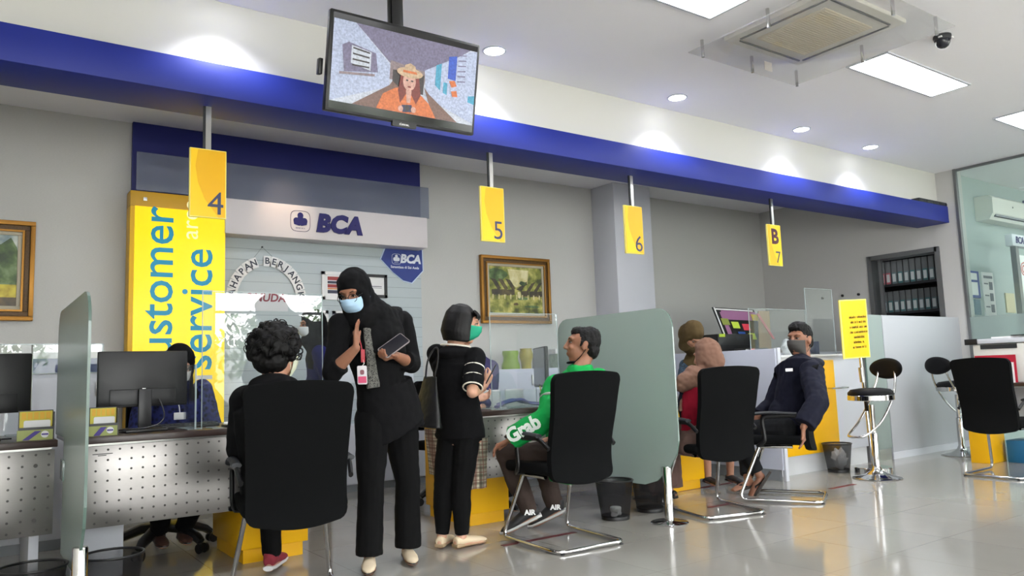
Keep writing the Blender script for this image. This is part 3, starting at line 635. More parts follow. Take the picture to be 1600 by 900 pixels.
# ================================================================ cantilever chairs
def make_chair():
    t = thing('visitor_chair', 'x', 'chair', (0, 0, 0))
    path = roundpath([(-.19, .13, .42), (-.25, .30, .02), (-.25, -.31, .014), (.25, -.31, .014), (.25, .30, .02), (.19, .13, .42)], .07, 6)
    MB().tube(path, .0125, 12).build('frame', m_chrome, t, local=True)
    MB().tube([(-.19, .13, .42), (-.19, -.12, .42)], .0125, 10).tube([(.19, .13, .42), (.19, -.12, .42)], .0125, 10).tube([(-.19, .0, .42), (.19, .0, .42)], .0125, 10).build('seat_frame', m_chrome, t, local=True)
    b = MB()
    def seat(u, v):
        x = (u-.5)*.48; y = -.22+.48*v; k = 1-.0*v; z = .50-.012*(1-(2*abs(u-.5))**3)-.02*max(0, (v-.85)/.15)**2
        return V((x, y, z))
    b.box(-.245, .245, -.22, .27, .435, .505, .03, seg=4); b.build('seat', m_fab, t, local=True)
    # backrest: wide rounded panel with a lumbar curve, its lower edge below the seat
    zb, zt = .40, 1.045
    def yb(z): s_ = (z-zb)/(zt-zb); return -.262-.09*s_**1.6+.035*math.sin(PI*min(1, s_*1.6))*(1-s_)
    def hw(z):
        s_ = (z-zb)/(zt-zb); return .232+.022*s_-.012*math.sin(PI*s_)
    b = MB(); NU, NV = 14, 22
    def surf(u, v, off):
        s_ = v; z = zb+(zt-zb)*s_; w_ = hw(z); r = .055
        if s_*(zt-zb) < r: w_ -= r-math.sqrt(max(0, r*r-(r-s_*(zt-zb))**2))
        if (1-s_)*(zt-zb) < r: w_ -= r-math.sqrt(max(0, r*r-(r-(1-s_)*(zt-zb))**2))
        x = (2*u-1)*w_; y = yb(z)+off-.018*(1-abs(2*u-1)**2)*1.0
        zz = z-(.022*(1-abs(2*u-1)**2) if s_ < .5 else -.012*(1-abs(2*u-1)**2))*abs(2*s_-1)
        return V((x, y, zz))
    b.slab(lambda u, v: surf(u, (1-math.cos(PI*v))/2, 0), NU, NV, lambda u, v: V((0, .045, 0)))
    bmesh.ops.bevel(b.bm, geom=[e for e in b.bm.edges if len(e.link_faces) == 2 and e.link_faces[0].normal.length and e.calc_face_angle(0) > .9], offset=.012, segments=2, affect='EDGES')
    for f in b.bm.faces: f.smooth = True
    b.build('backrest', m_fab, t, local=True, sharp=60)
    for sx in (-1, 1):
        x = sx*.262
        p = roundpath([(x*.93, .13, .43), (x, .07, .47), (x, .09, .655), (x, -.16, .665), (x*.95, -.25, .60)], .05, 5)
        b = MB(); b.tube([(x*.75, .10, .43)]+p, [.016]+[.016]*len(p), 10, ell=[.7]*(len(p)+1)); b.build('armrest_frame', m_black, t, local=True)
        b = MB(); b.tube(smoothpath([(x, .19, .655), (x, .13, .68), (x, 0, .685), (x, -.17, .675)], 4), .024, 10, ell=[.55]*13); b.build('armrest_pad', m_dark, t, local=True)
    for sx in (-1, 1): MB().cyl((sx*.22, -.31, 0), (sx*.22, -.31, .006), .014).build('foot_glide', m_black, t, local=True)
    return t
ch = make_chair()
for i, (x, y, rz, lab) in enumerate(((1.335, 3.83, -11, 'large black mesh visitor chair nearest the viewer, with a curly haired person on it'), (3.11, 3.93, -3, 'black visitor chair with the man in the green jacket on it'), (4.56, 3.97, -15, 'black visitor chair right of the frosted screen, under the brown head scarf'),
        (5.36, 3.93, 30, 'black visitor chair seen from its side with the man in the dark blue jacket'), (7.73, 3.27, -90, 'empty black visitor chair at the right edge'))):
    o = ch if i == 0 else copy_tree(ch); o.location = (x, y, 0); o.rotation_euler = (0, 0, math.radians(rz))
    o['label'] = lab; o['group'] = 'black cantilever visitor chairs'

# ================================================================ monitors and desk things
def monitor(x, y, rz, label, w_=.49, h_=.31, z=.8):
    t = thing('monitor', label, 'computer monitor', (x, y, z), rz)
    R = wmat(t)
    b = MB(); b.box(-w_/2, w_/2, -.012, .02, .14, .14+h_, .008, R); b.box(-w_/2+.06, w_/2-.06, -.018, -.01, .15, .24, .004, R); b.build('casing', m_black, t)
    MB().box(-w_/2+.012, w_/2-.012, .02, .0215, .16, .13+h_, 0, R).build('screen', mat('monitor_screen', (30, 36, 50), .15, emit=.2), t)
    MB().box(-.035, .035, -.05, -.03, .02, .24, .006, R).build('stand', m_black, t); MB().box(-.11, .11, -.11, .08, 0, .018, .006, R).build('foot', m_black, t)
    b = MB(); b.box(-.012, .006, -.0325, -.0305, .20, .245, 0, R); b.build('sticker', m_paper, t)
    b = MB(); b.print_line(.05, .009, R @ front(-.12, -.0130, .155), 4); b.build('brand_lettering', m_steel, t)
    b = MB(); b.tube([R @ V(q) for q in smoothpath([(.08, -.03, .18), (.10, -.06, .08), (.03, -.10, .03), (-.12, -.08, .02), (-.24, .02, .012)])], .004, 6); b.build('cable', m_black, t)
    return t
monitor(.845, 4.86, math.radians(3), 'black monitor seen from behind on the second desk', .475, .315)
monitor(.055, 4.86, math.radians(3), 'black monitor seen from behind, cut by the left edge')
monitor(3.80, 4.98, math.radians(64), 'black monitor turned edge-on beside the man in the green jacket', .47, .32)
def brochures(x0, x1, y, label, wstand=.06):
    t = thing('brochure_stand', label, 'brochure holder', ((x0+x1)/2, y, .80))
    b = MB(); b.box(x0-.005, x1+.005, y-.005, y+.10, .80, .806).box(x0-.005, x1+.005, y-.005, y-.001, .80, .865).box(x0-.005, x1+.005, y+.045, y+.05, .80, .95).box(x1+.002, x1+.008, y, y+.1, .80, .94); b.build('holder', m_black, t)
    b = MB(); b.mi = 0; b.box(x0, x1, y+.035, y+.043, .845, .945)
    b.mi = 1
    for k in range(5): q = x0+.008+(x1-x0-.01)*k/5; b.box(q, q+(x1-x0)/5-.008, y+.033, y+.035, .905, .94)
    b.mi = 2; b.prism(rrect((x1-x0)*.82, .042, .008), .001, front((x0+x1)/2+.005, y+.033, .878))
    b.build('brochure', [mat('brochure_yellow', (200, 186, 60), .5), mat('brochure_cup', (214, 166, 40), .5), m_paper], t)
    b = MB(); b.mi = 0; b.box(x0-.012, x1, y-.014, y-.008, .80, .852); b.mi = 1
    b.prism([(x0+.01, .802), (x0+.04, .802), (x1-.05, .846), (x1-.08, .846)], .001, front(0, y-.0145, 0))
    b.mi = 2; b.prism([(x1-.035+.018*math.cos(a*.5), .828+.018*math.sin(a*.5)) for a in range(12)], .001, front(0, y-.0145, 0)); b.mi = 1; b.box(x1-.05, x1-.02, y-.0165, y-.0155, .824, .832)
    b.build('brochure', [mat('brochure_green', (150, 158, 90), .5), mat('brochure_violet', (62, 44, 130), .5), m_paper], t)
brochures(.245, .39, 4.70, 'yellow and violet brochures in a stand on the left desk'); brochures(.565, .69, 4.70, 'yellow and violet brochures in a stand just right of the left glass screen')
# keyboards, cables, small devices
t = thing('keyboard', 'black keyboard on the second desk in front of the clerk', 'keyboard', (1.1, 5.05, .80)); R = wmat(t)
MB().box(-.2, .2, -.07, .07, 0, .018, .004, R).build('body', m_black, t); b = MB()
for i in range(14):
    for j in range(4): b.box(-.19+i*.027, -.167+i*.027, -.06+j*.03, -.036+j*.03, .018, .024, 0, R)
b.build('keys', m_dark, t)
t = thing('pen_stand', 'white desk pen lying on a black rest at the end of the second desk', 'pen', (1.36, 4.74, .80))
MB().box(1.26, 1.50, 4.70, 4.80, .80, .815, .004).build('rest', m_black, t); b = MB(); b.cyl((1.25, 4.70, .825), (1.42, 4.72, .832), .007, .005); b.tube(smoothpath([(1.26, 4.70, .82), (1.30, 4.66, .815), (1.36, 4.67, .81)]), .003, 6); b.build('pen', m_paper, t)
for k, (a, bb) in enumerate((((.62, 4.78), (1.0, 4.80)), ((-.1, 4.75), (.22, 4.9)))):
    o = MB().tube(smoothpath([(a[0], a[1], .805), (a[0]+.12, a[1]+.06, .807), (bb[0]-.1, bb[1]-.04, .807), (bb[0], bb[1], .805)]), .004, 6).build('cable', m_black); tag(o, ('black cable lying along the second desk top', 'black cable lying on the left desk top')[k], 'cable')
# clear acrylic sheets on the desks
def shield(name, x0, x1, y, z0, z1, label, feet=(.1, .9)):
    t = thing(name, label, 'acrylic screen', ((x0+x1)/2, y, z0)); MB().box(x0, x1, y-.0015, y+.0015, z0+.004, z1).build('sheet', m_acry, t)
    b = MB(); b.box(x0-.002, x0+.003, y-.003, y+.003, z0+.004, z1); b.box(x1-.003, x1+.002, y-.003, y+.003, z0+.004, z1).box(x0, x1, y-.002, y+.002, z1-.003, z1+.001); b.build('edge', m_acedge, t)
    for f in feet: q = x0+(x1-x0)*f; MB().box(q-.03, q+.03, y-.07, y+.07, z0, z0+.005).build('foot', m_acedge, t)
    return t
shield('acrylic_shield', 1.13, 1.86, 4.72, .80, 1.60, 'clear acrylic shield on the second desk mirroring the bright shop window')
shield('acrylic_shield', 3.10, 3.72, 4.66, .80, 1.50, 'faint clear acrylic shield in front of the staff member at the middle desk')
shield('acrylic_shield', -.60, .33, 5.32, .80, 1.26, 'clear acrylic shield at the back of the left desk')
t = thing('acrylic_divider', 'narrow upright acrylic fin beside the second monitor', 'acrylic screen', (1.12, 4.80, .80))
MB().box(1.09, 1.095, 4.70, 4.98, .804, 1.17).build('sheet', m_acry, t); MB().box(1.088, 1.097, 4.697, 4.703, .804, 1.17).build('edge', m_acedge, t); MB().box(1.05, 1.13, 4.70, 4.98, .80, .805).build('foot', m_acedge, t)
# open acrylic leaflet tray on the middle desk with a blue lanyard in it
t = thing('acrylic_tray', 'clear acrylic leaflet box on the middle desk', 'tray', (3.35, 4.80, .80))
x0, x1, y0, y1 = 3.20, 3.66, 4.70, 4.95
b = MB(); b.box(x0, x1, y0, y0+.004, .803, .93).box(x0, x1, y1, y1+.004, .803, .93).box(x0, x0+.004, y0, y1, .803, .93).box(x1, x1+.004, y0, y1, .803, .93); b.build('wall_sheet', m_acry, t)
b = MB(); b.box(x0, x1, y0, y1, .80, .806); b.box(x0-.002, x0+.004, y0-.003, y0+.003, .80, .93).box(x1, x1+.005, y0-.003, y0+.003, .80, .93); b.build('base', m_acedge, t)
b = MB()
pts = smoothpath([(3.23, 4.80, .815), (3.34, 4.84, .84), (3.44, 4.78, .86), (3.56, 4.84, .83), (3.63, 4.78, .82)], 5); b.tube(pts, .022, 8, ell=[.5]*len(pts)); pts = smoothpath([(3.62, 4.88, .82), (3.5, 4.86, .84), (3.40, 4.84, .86), (3.3, 4.9, .825)], 5); b.tube(pts, .018, 8, ell=[.6]*len(pts))
o = b.build('blue_strap', mat('strap_blue', (34, 36, 110), .5)); tag(o, 'dark blue strap bunched up in the clear leaflet box', 'strap')
# pen pot + bag beside monitor 2
t = thing('pen_pot', 'mesh pot full of yellow and black pens next to the edge-on monitor', 'pen holder', (3.68, 4.80, .80))
MB().lathe([(0, 0), (.04, 0), (.042, .10), (.039, .10), (.036, .004), (0, .004)], (3.70, 4.82, .801)).build('pot', m_black, t)
for k in range(6):
    a = k*1.05; MB().cyl((3.70+.015*math.cos(a), 4.82+.015*math.sin(a), .81), (3.70+.045*math.cos(a), 4.82+.035*math.sin(a), .95+.01*(k % 3)), .004, seg=8).build('pen', [m_black, mat('pen_yellow', (180, 176, 70), .5)][k % 2], t)

# ================================================================ staff side furniture
def cabinet(name, x0, x1, y0, y1, z1, label, doors=2, m=None, plinth=.07):
    m = m or m_white; t = thing(name, label, 'cabinet', ((x0+x1)/2, (y0+y1)/2, 0)); MB().box(x0, x1, y0+.018, y1, plinth, z1, .003).build('body', m, t); MB().box(x0+.01, x1-.01, y0+.04, y1, 0, plinth).build('plinth', mat('grey_skirting', (120, 124, 128)), t)
    w_ = (x1-x0)/doors
    for k in range(doors):
        d = MB().box(x0+w_*k+.003, x0+w_*(k+1)-.003, y0, y0+.018, plinth+.01, z1-.03, .002).build('door', m, t); MB().box(x0+w_*(k+1)-.05, x0+w_*(k+1)-.035, y0-.012, y0, z1-.16, z1-.06, .002).build('handle', m_steel, d)
    return t
cabinet('low_cabinet', 4.95, 6.5, 6.95, 7.36, .90, 'long white low cabinet under the village painting', 3)
cabinet('low_cabinet', 3.98, 5.45, 5.95, 6.35, 1.10, 'tall pale grey cabinet carrying the potted glass and a blue carton', 3, mat('pale_grey', (172, 176, 190), .5))
cabinet('low_cabinet', -.6, .80, 6.05, 6.45, 1.16, 'white cabinet behind the left desk under the blue strip', 3)
cabinet('low_cabinet', 1.95, 3.95, 6.95, 7.33, .62, 'low white cabinet along the slatted wall behind the standing woman', 4)
# blue clear case on the left cabinet
t = thing('display_case', 'long clear display case with a blue lower band on the left white cabinet', 'display case', (.2, 6.25, 1.16))
MB().box(-.5, .79, 6.06, 6.07, 1.164, 1.262, 0).build('blue_band', mat('band_blue', (44, 62, 112), .4), t)
b = MB(); b.box(-.5, .79, 6.055, 6.058, 1.164, 1.36).box(.787, .79, 6.06, 6.30, 1.164, 1.36).box(-.5, -.497, 6.06, 6.3, 1.164, 1.36); b.build('clear_sheet', m_acry, t)
b = MB(); b.box(-.5, .79, 6.05, 6.06, 1.355, 1.362).box(.785, .795, 6.05, 6.06, 1.164, 1.36); b.box(-.5, .79, 6.05, 6.30, 1.16, 1.166); b.build('edge', m_acedge, t)
b = MB(); b.text('BCA', .05, front(.60, 6.0538, 1.215), .001, bold=.002, shear=.15); b.print_line(.12, .018, front(.61, 6.0538, 1.182), 7); b.build('lettering', m_letw, t)
o = MB(); o.slab(lambda u, v: V((.38+.26*u, 6.12+.16*v, 1.167+.0*u)), 1, 1, V((0, 0, .20))); 
o = o.build('paper_stack', mat('white_cartons', (206, 206, 206), .7, noise_amt=.12, nscale=30)); tag(o, 'stack of white papers standing up behind the clear case on the left cabinet', 'papers')
b = MB(); b.prism([(0, 0), (.05, 0), (.05, .09), (.0, .09)], .03, front(.74, 6.14, 1.245+.0)); 
t = thing('vase', 'tall wavy green and brown bamboo-patterned vase on the low cabinet', 'vase', (4.99, 7.1, .90))
prof = [(0, 0), (.085, 0), (.085, .05), (.082, .10), (.09, .16), (.106, .21), (.105, .25), (.085, .30), (.083, .34), (.095, .385), (.09, .41), (.0, .412)]
gm = mat('vase_green', (130, 164, 50), .3, noise_amt=.15, nscale=14)
MB().lathe(prof, (4.99, 7.1, .901)).build('body', gm, t); 
MB().lathe([(.0865, .0), (.0868, .05), (.0838, .10), (.0885, .14), (.0885, .13)], (4.99, 7.1, .901)).build('brown_foot', mat('vase_brown', (110, 70, 50), .5), t)
MB().box(4.93, 5.04, 6.99, 7.0, .901, .965).build('name_card', m_paper, t)
t = thing('vase', 'yellow-green rounded vase standing on the pale grey cabinet', 'vase', (5.08, 6.1, 1.1)); c_ = aty(849, 560, 6.12)
tx = aty(822, 560, 6.12).x
MB().lathe([(0, 0), (.05, 0), (.052, .06), (.066, .11), (.066, .15), (.055, .18), (.06, .195), (0, .197)], (tx, 6.12, 1.101)).build('body', mat('vase_amber', (150, 140, 60), .3, noise_amt=.2, nscale=14), t)
t.location = (tx, 6.12, 1.101); 
for ch_ in children(t): ch_.data.transform(M4.Translation((5.08-tx, 6.1-6.12, 1.1-1.101)))
p = aty(833, 548, 6.12)
t = thing('drink_carton', 'white and navy blue carton beside the rounded vase', 'carton', (p.x, 6.12, 1.10)); MB().box(p.x, p.x+.07, 6.08, 6.14, 1.10, 1.245, .002).build('body', m_paper, t)
b = MB(); b.prism([(p.x, 1.102), (p.x+.07, 1.102), (p.x+.07, 1.19), (p.x+.035, 1.13), (p.x, 1.15)], .001, front(0, 6.079, 0)); b.prism([(p.x+.02, 1.21), (p.x+.055, 1.21), (p.x+.055, 1.235), (p.x+.02, 1.235)], .001, front(0, 6.079, 0)); b.build('printed_band', mat('navy_print', (26, 34, 100), .4), t)
p, q = aty(871, 545, 6.1), aty(904, 573, 6.1)
t = thing('clear_box', 'clear box of pale leaflets on the grey cabinet left of the man\'s face', 'box', ((p.x+q.x)/2, 6.15, 1.10)); MB().box(p.x, q.x, 6.10, 6.25, 1.101, 1.24, .002).build('body', mat('leaflet_box', (150, 164, 150), .3, noise_amt=.25, nscale=18), t)
o = MB().box(p.x-.02, q.x+.03, 6.11, 6.22, 1.242, 1.29, .002).build('paper_stack', mat('white_cartons', (206, 206, 206), .7)); tag(o, 'white folded papers on top of the clear leaflet box', 'papers')
for k, (x, lab) in enumerate(((3.27, 'sheet of white paper on the middle desk left of the blue strap'), (3.50, 'sheet of white paper on the middle desk behind the blue strap'))):
    o = MB().box(x, x+.17, 5.06, 5.075, .80, .935, 0, None).build('paper_sheet', m_paper); tag(o, lab, 'paper')
# staff chair
def swivel(x, y, rz, label):
    t = thing('swivel_chair', label, 'office chair', (x, y, 0), rz); R = wmat(t)
    for k in range(5):
        a = 2*PI*k/5+.227; c_, s_ = math.cos(a), math.sin(a); d = V((c_, s_, 0))
        b = MB(); b.tube([R @ V((0, 0, .15)), R @ (d*.14+V((0, 0, .145))), R @ (d*.26+V((0, 0, .10))), R @ (d*.30+V((0, 0, .07)))], [.044, .042, .036, .028], 8, ell=[.8]*4); lg = b.build('leg', m_black, t)
        b = MB()
        sd = V((-s_, c_, 0))
        for s2 in (-1, 1): b.cyl(R @ (d*.31+sd*.016*s2+V((0, 0, .031))), R @ (d*.31+sd*.030*s2+V((0, 0, .031))), .031, seg=16)
        b.build('caster', m_black, lg)
    MB().cyl(R @ V((0, 0, .14)), R @ V((0, 0, .43)), .028).build('column', m_black, t)
    MB().box(-.24, .24, -.23, .24, .44, .52, .035, R, 4).build('seat', m_fab, t)
    MB().box(-.21, .21, .22, .27, .60, 1.02, .05, R, 5).build('backrest', m_fab, t); MB().box(-.04, .04, .24, .30, .46, .70, .01, R).build('back_bracket', m_black, t)
swivel(1.11, 5.52, 0, 'black swivel chair on casters under the second desk')
swivel(3.42, 5.75, .2, 'black swivel chair behind the middle desk')

# ================================================================ teller counter
t = thing('divider_panel', 'thick white divider panel between the chairs and the yellow counter', 'partition', (6.17, 5.2, 0))
MB().box(6.115, 6.165, 4.46, 6.55, .10, 1.205, .003).build('panel', mat('divider_face', (186, 190, 204), .5), t); MB().box(6.13, 6.175, 4.44, 4.475, 0, 1.21, .003).build('end_cap', m_white, t); MB().box(6.125, 6.155, 4.5, 6.55, 0, .10).build('plinth', mat('grey_skirting', (120, 124, 128)), t)
t = thing('teller_counter', 'high counter with a yellow front panel behind the man in the dark jacket', 'counter', (7.0, 4.95, 0))
MB().box(6.20, 7.84, 4.63, 5.35, .17, 1.12, .003).build('body', m_white, t); MB().box(6.22, 7.82, 4.65, 5.33, 0, .17).build('plinth', mat('white_skirting', (186, 188, 190), .5), t)
MB().box(6.22, 7.28, 4.612, 4.63, .18, 1.085, .003).build('yellow_panel', m_yellow, t)
MB().box(6.18, 7.85, 4.60, 5.37, 1.12, 1.145, .003).build('counter_top', mat('counter_top', (196, 198, 200), .3), t)
b = MB(); b.tube(roundpath([(7.15, 4.612, .80), (7.15, 4.55, .80), (7.42, 4.55, .80), (7.42, 4.63, .80)], .02), .008, 8); b.build('towel_bar', m_chrome, t)
t = thing('glass_side_screen', 'greenish frosted glass panel between the yellow counter and the low white wall', 'glass partition', (8.04, 4.62, 0))
MB().box(7.86, 8.235, 4.60, 4.61, .12, 1.56, .001).build('pane', glass('pale_frost', (176, 190, 186), .3, .55, .95, .6, (240, 248, 245)), t); MB().box(7.858, 7.866, 4.598, 4.612, .05, 1.56).build('edge', m_gl_edge, t)
for z in (.2,): MB().box(7.9, 8.2, 4.595, 4.615, 0, .12).build('foot_bracket', m_steel, t)
# clear teller glass
for k, (x0, x1, y, z1, lab) in enumerate(((6.32, 7.25, 4.88, 1.62, 'clear glass screen standing on the yellow counter'), (7.30, 7.80, 4.90, 1.86, 'tall clear glass screen at the right end of the yellow counter'))):
    t = shield('counter_glass', x0, x1, y, 1.145, z1, lab)
# row of things on the staff shelf behind the teller
sz = 1.20
cabinet('staff_cabinet', 6.9, 9.3, 5.75, 6.3, sz, 'white cabinet behind the teller counter carrying a black printer', 4)
t = thing('printer', 'black printer on the cabinet above the woman in the brown head scarf', 'printer', (7.3, 5.95, sz))
p, q = aty(1116, 520, 5.85), aty(1171, 520, 5.85)
MB().box(p.x, q.x, 5.80, 6.15, sz+.001, sz+.225, .012).build('body', m_black, t); MB().box(p.x+.04, q.x-.04, 5.794, 5.80, sz+.10, sz+.108).build('seam', m_dark, t)
b = MB(); b.prism(rrect(.10, .05, .02), .001, front((p.x+q.x)/2+.05, 5.799, sz+.18)); b.build('badge', m_dark, t); MB().box(p.x+.02, p.x+.12, 5.797, 5.80, sz+.19, sz+.225).build('yellow_tab', mat('lime_note', (190, 214, 70), .6), t)
t = thing('notice_board', 'tilted black board with a violet stripe and coloured sticky notes behind the printer', 'notice board', (7.6, 6.2, sz))
P4 = [aty(1113, 480, 6.2), aty(1178, 484, 6.22), aty(1200, 548, 6.22), aty(1140, 548, 6.2)]
def bq(u, v): a = P4[0].lerp(P4[1], u); c_ = P4[3].lerp(P4[2], u); return a.lerp(c_, v)
def patch(b, u0, v0, u1, v1, d, sk=0., th=.004):
    b.slab(lambda u, v: bq(u0+(u1-u0)*u+sk*v, v0+(v1-v0)*v)+V((0, -d, 0)), 1, 1, V((0, th, 0)))
b = MB(); patch(b, 0, 0, 1, 1, 0, th=.012); b.build('board', m_black, t)
b = MB(); patch(b, .02, .0, .05, .98, .003); patch(b, .05, .02, .95, .05, .003); b.build('rim', m_paper, t)
b = MB(); patch(b, .16, .06, 1, .27, .005); patch(b, .12, .10, .22, .95, .006); b.build('violet_stripe', mat('violet_paper', (150, 100, 138), .6), t)
for (u, v, c_) in ((.30, .32, 'lime_note'), (.55, .36, 'red_note'), (.38, .55, 'blue_note'), (.62, .58, 'lime_note'), (.08, .25, 'olive_note'), (.86, .12, 'yellow_note')):
    b = MB(); patch(b, u, v, u+.17, v+.15, .010); b.build('sticky_note', mat(c_, {'lime_note': (190, 214, 70), 'red_note': (214, 60, 80), 'blue_note': (40, 80, 150), 'olive_note': (140, 150, 70), 'yellow_note': (214, 190, 60)}[c_], .6), t)
p = aty(1206, 545, 6.1)
t = thing('pink_folder_easel', 'brown board leaning with a pink ribbon right of the sticky note board', 'display board', (p.x, 6.2, sz))
A = [aty(1185, 486, 6.15), aty(1202, 486, 6.15), aty(1206, 550, 6.1), aty(1187, 552, 6.1)]
b = MB(); b.slab(lambda u, v: A[0].lerp(A[1], u).lerp(A[3].lerp(A[2], u), v), 1, 1, V((0, .01, 0))); b.build('board', mat('kraft', (150, 130, 100), .8), t)
b = MB(); q0, q1 = aty(1180, 490, 6.12), aty(1206, 530, 6.08); b.slab(lambda u, v: q0.lerp(q1, v)+V((.045*u, -.02, 0)), 1, 1, V((0, .008, 0))); b.build('ribbon', mat('pink_ribbon', (176, 96, 100), .6), t)
# bits on the counter behind the man: dark device row, plastic bag, tray
t = thing('card_reader', 'row of black payment devices with a pink tag on the yellow counter', 'device', (6.6, 5.15, 1.145))
b = MB(); b.box(6.52, 6.90, 5.1, 5.25, 1.146, 1.235, .01); b.build('body', m_black, t); MB().box(6.60, 6.66, 5.095, 5.1, 1.18, 1.225).build('pink_tag', mat('pink_note', (226, 90, 120), .6), t); MB().box(6.50, 6.54, 5.08, 5.085, 1.17, 1.22).build('white_tag', m_paper, t)
t = thing('plastic_bag', 'crumpled white plastic bag behind the man\'s head', 'bag', (7.35, 5.2, 1.145))
random.seed(4); b = MB(); b.ball((7.36, 5.2, 1.235), (.085, .06, .085), u=24, v=16)
for v in b.bm.verts: v.co += (v.co-V((7.36, 5.2, 1.235)))*(.35*noise.noise(v.co*18)+.1*noise.noise(v.co*50))
b.build('bag', mat('white_plastic', (225, 228, 230), .3), t)
t = thing('wire_tray', 'dark letter tray holding blue cloth beside the plastic bag', 'tray', (7.6, 5.2, 1.145))
MB().box(7.44, 7.80, 5.1, 5.3, 1.146, 1.16, .002).build('base', m_black, t); MB().box(7.785, 7.80, 5.1, 5.3, 1.15, 1.30, .002).build('side', mat('navy_plastic', (36, 42, 80), .4), t); MB().box(7.47, 7.475, 5.1, 5.105, 1.15, 1.28).build('side', m_black, t)
o = MB().tube(smoothpath([(7.50, 5.17, 1.18), (7.58, 5.2, 1.20), (7.68, 5.18, 1.19), (7.75, 5.2, 1.175)], 5), .024, 10).build('blue_cloth', mat('cloth_navy', (40, 46, 110), .8)); tag(o, 'bundle of dark blue cloth lying in the letter tray', 'cloth')

# ================================================================ sign stand and stools
sx, sy = 7.16, 4.22
t = thing('sign_stand', 'yellow notice sign on a chrome pole in front of the counter', 'sign stand', (sx, sy, 0))
MB().lathe([(0, 0), (.17, 0), (.17, .045), (.165, .05), (0, .05)], (sx+.02, sy, 0), 36).build('base', m_chrome, t)
b = MB(); b.cyl((sx+.02, sy, .05), (sx-.04, sy, 1.12), .016); b.build('pole', m_chrome, t); b = MB(); b.cyl((sx-.035, sy, .86), (sx-.045, sy, 1.0), .026); b.build('clamp', m_steel, t)
P4 = [aty(1311, 469, sy-.02), aty(1353, 467, sy-.02), aty(1360, 558, sy-.02), aty(1319, 561, sy-.02)]
b = MB(); b.slab(lambda u, v: P4[0].lerp(P4[1], u).lerp(P4[3].lerp(P4[2], u), v), 1, 1, V((0, .012, 0))); b.build('panel', mat('sign_rim', (250, 232, 120), .4), t)
b = MB(); b.slab(lambda u, v: P4[0].lerp(P4[1], .04+.92*u).lerp(P4[3].lerp(P4[2], .04+.92*u), .02+.96*v)+V((0, -.002, 0)), 1, 1, V((0, .002, 0))); b.build('face', m_sign, t)
b = MB(); ux = (P4[1]-P4[0]).normalized(); uz = (P4[0]-P4[3]).normalized()
for k, wl_ in enumerate((.30, .26, .30, .31, .21, .20, .24)):
    c_ = P4[0].lerp(P4[1], .62-.0*k).lerp(P4[3].lerp(P4[2], .62), .30+.085*k); b.print_line(wl_, .024, basis(c_+V((0, -.004, 0)), ux, uz, (0, -1, 0)), 10+k)
b.build('lettering', mat('sign_print', (84, 62, 18), .6), t)
def stool(x, y, rz, label, sc_=1.):
    t = thing('bar_stool', label, 'bar stool', (x, y, 0), rz, 'black and chrome bar stools'); R = wmat(t)
    MB().lathe([(0, 0), (.21, 0), (.212, .006), (.19, .015), (.10, .035), (.05, .07), (.035, .10), (.032, .11)], (0, 0, 0), 36, R).build('base', m_chrome, t)
    MB().lathe([(.032, .10), (.032, .40), (.030, .405), (.022, .41), (.022, .66)], (0, 0, 0), 20, R).build('gas_column', m_chrome, t)
    MB().lathe([(0, .70), (.19, .70), (.20, .705), (.20, .745), (.195, .75), (0, .75)], (0, 0, 0), 36, R).build('seat_ring', m_chrome, t)
    MB().lathe([(0, .74), (.185, .742), (.197, .755), (.195, .775), (.17, .80), (.09, .812), (0, .815)], (0, 0, 0), 36, R).build('seat', mat('black_vinyl', (14, 14, 16), .5, spec=.15), t)
    MB().box(.04, .07, -.01, .01, .60, .69, .004, R).build('lever', m_black, t)
    # two curved tubes: footrest in front (+y), backrest behind (-y)
    for s_ in (-1, 1):
        p = smoothpath([(s_*.04, .26, .385), (s_*.09, .22, .40), (s_*.115, .05, .50), (s_*.115, -.12, .68), (s_*.10, -.22, .86), (s_*.07, -.26, 1.06)], 6); MB().tube([R @ q for q in p], .011, 10).build('bent_tube', m_chrome, t)
    p = [R @ V(q) for q in ((-.04, .26, .385), (0, .265, .383), (.04, .26, .385))]; MB().tube(p, .011, 10).build('footrest', m_chrome, t)
    b = MB(); b.ball((0, 0, 0), (.175, .034, .098), None, 28, 18)
    for v in b.bm.verts: q = v.co.copy(); q.y = max(min(q.y, .022), -.022)+.9*q.x*q.x; v.co = R @ (q+V((0, -.262, .985)))
    b.build('backrest', mat('black_vinyl', (22, 22, 24)), t)
stool(6.83, 3.98, math.radians(82), 'chrome bar stool with a black seat in front of the sign stand')
stool(9.0, 4.24, math.radians(-105), 'bar stool half hidden behind the empty black chair')
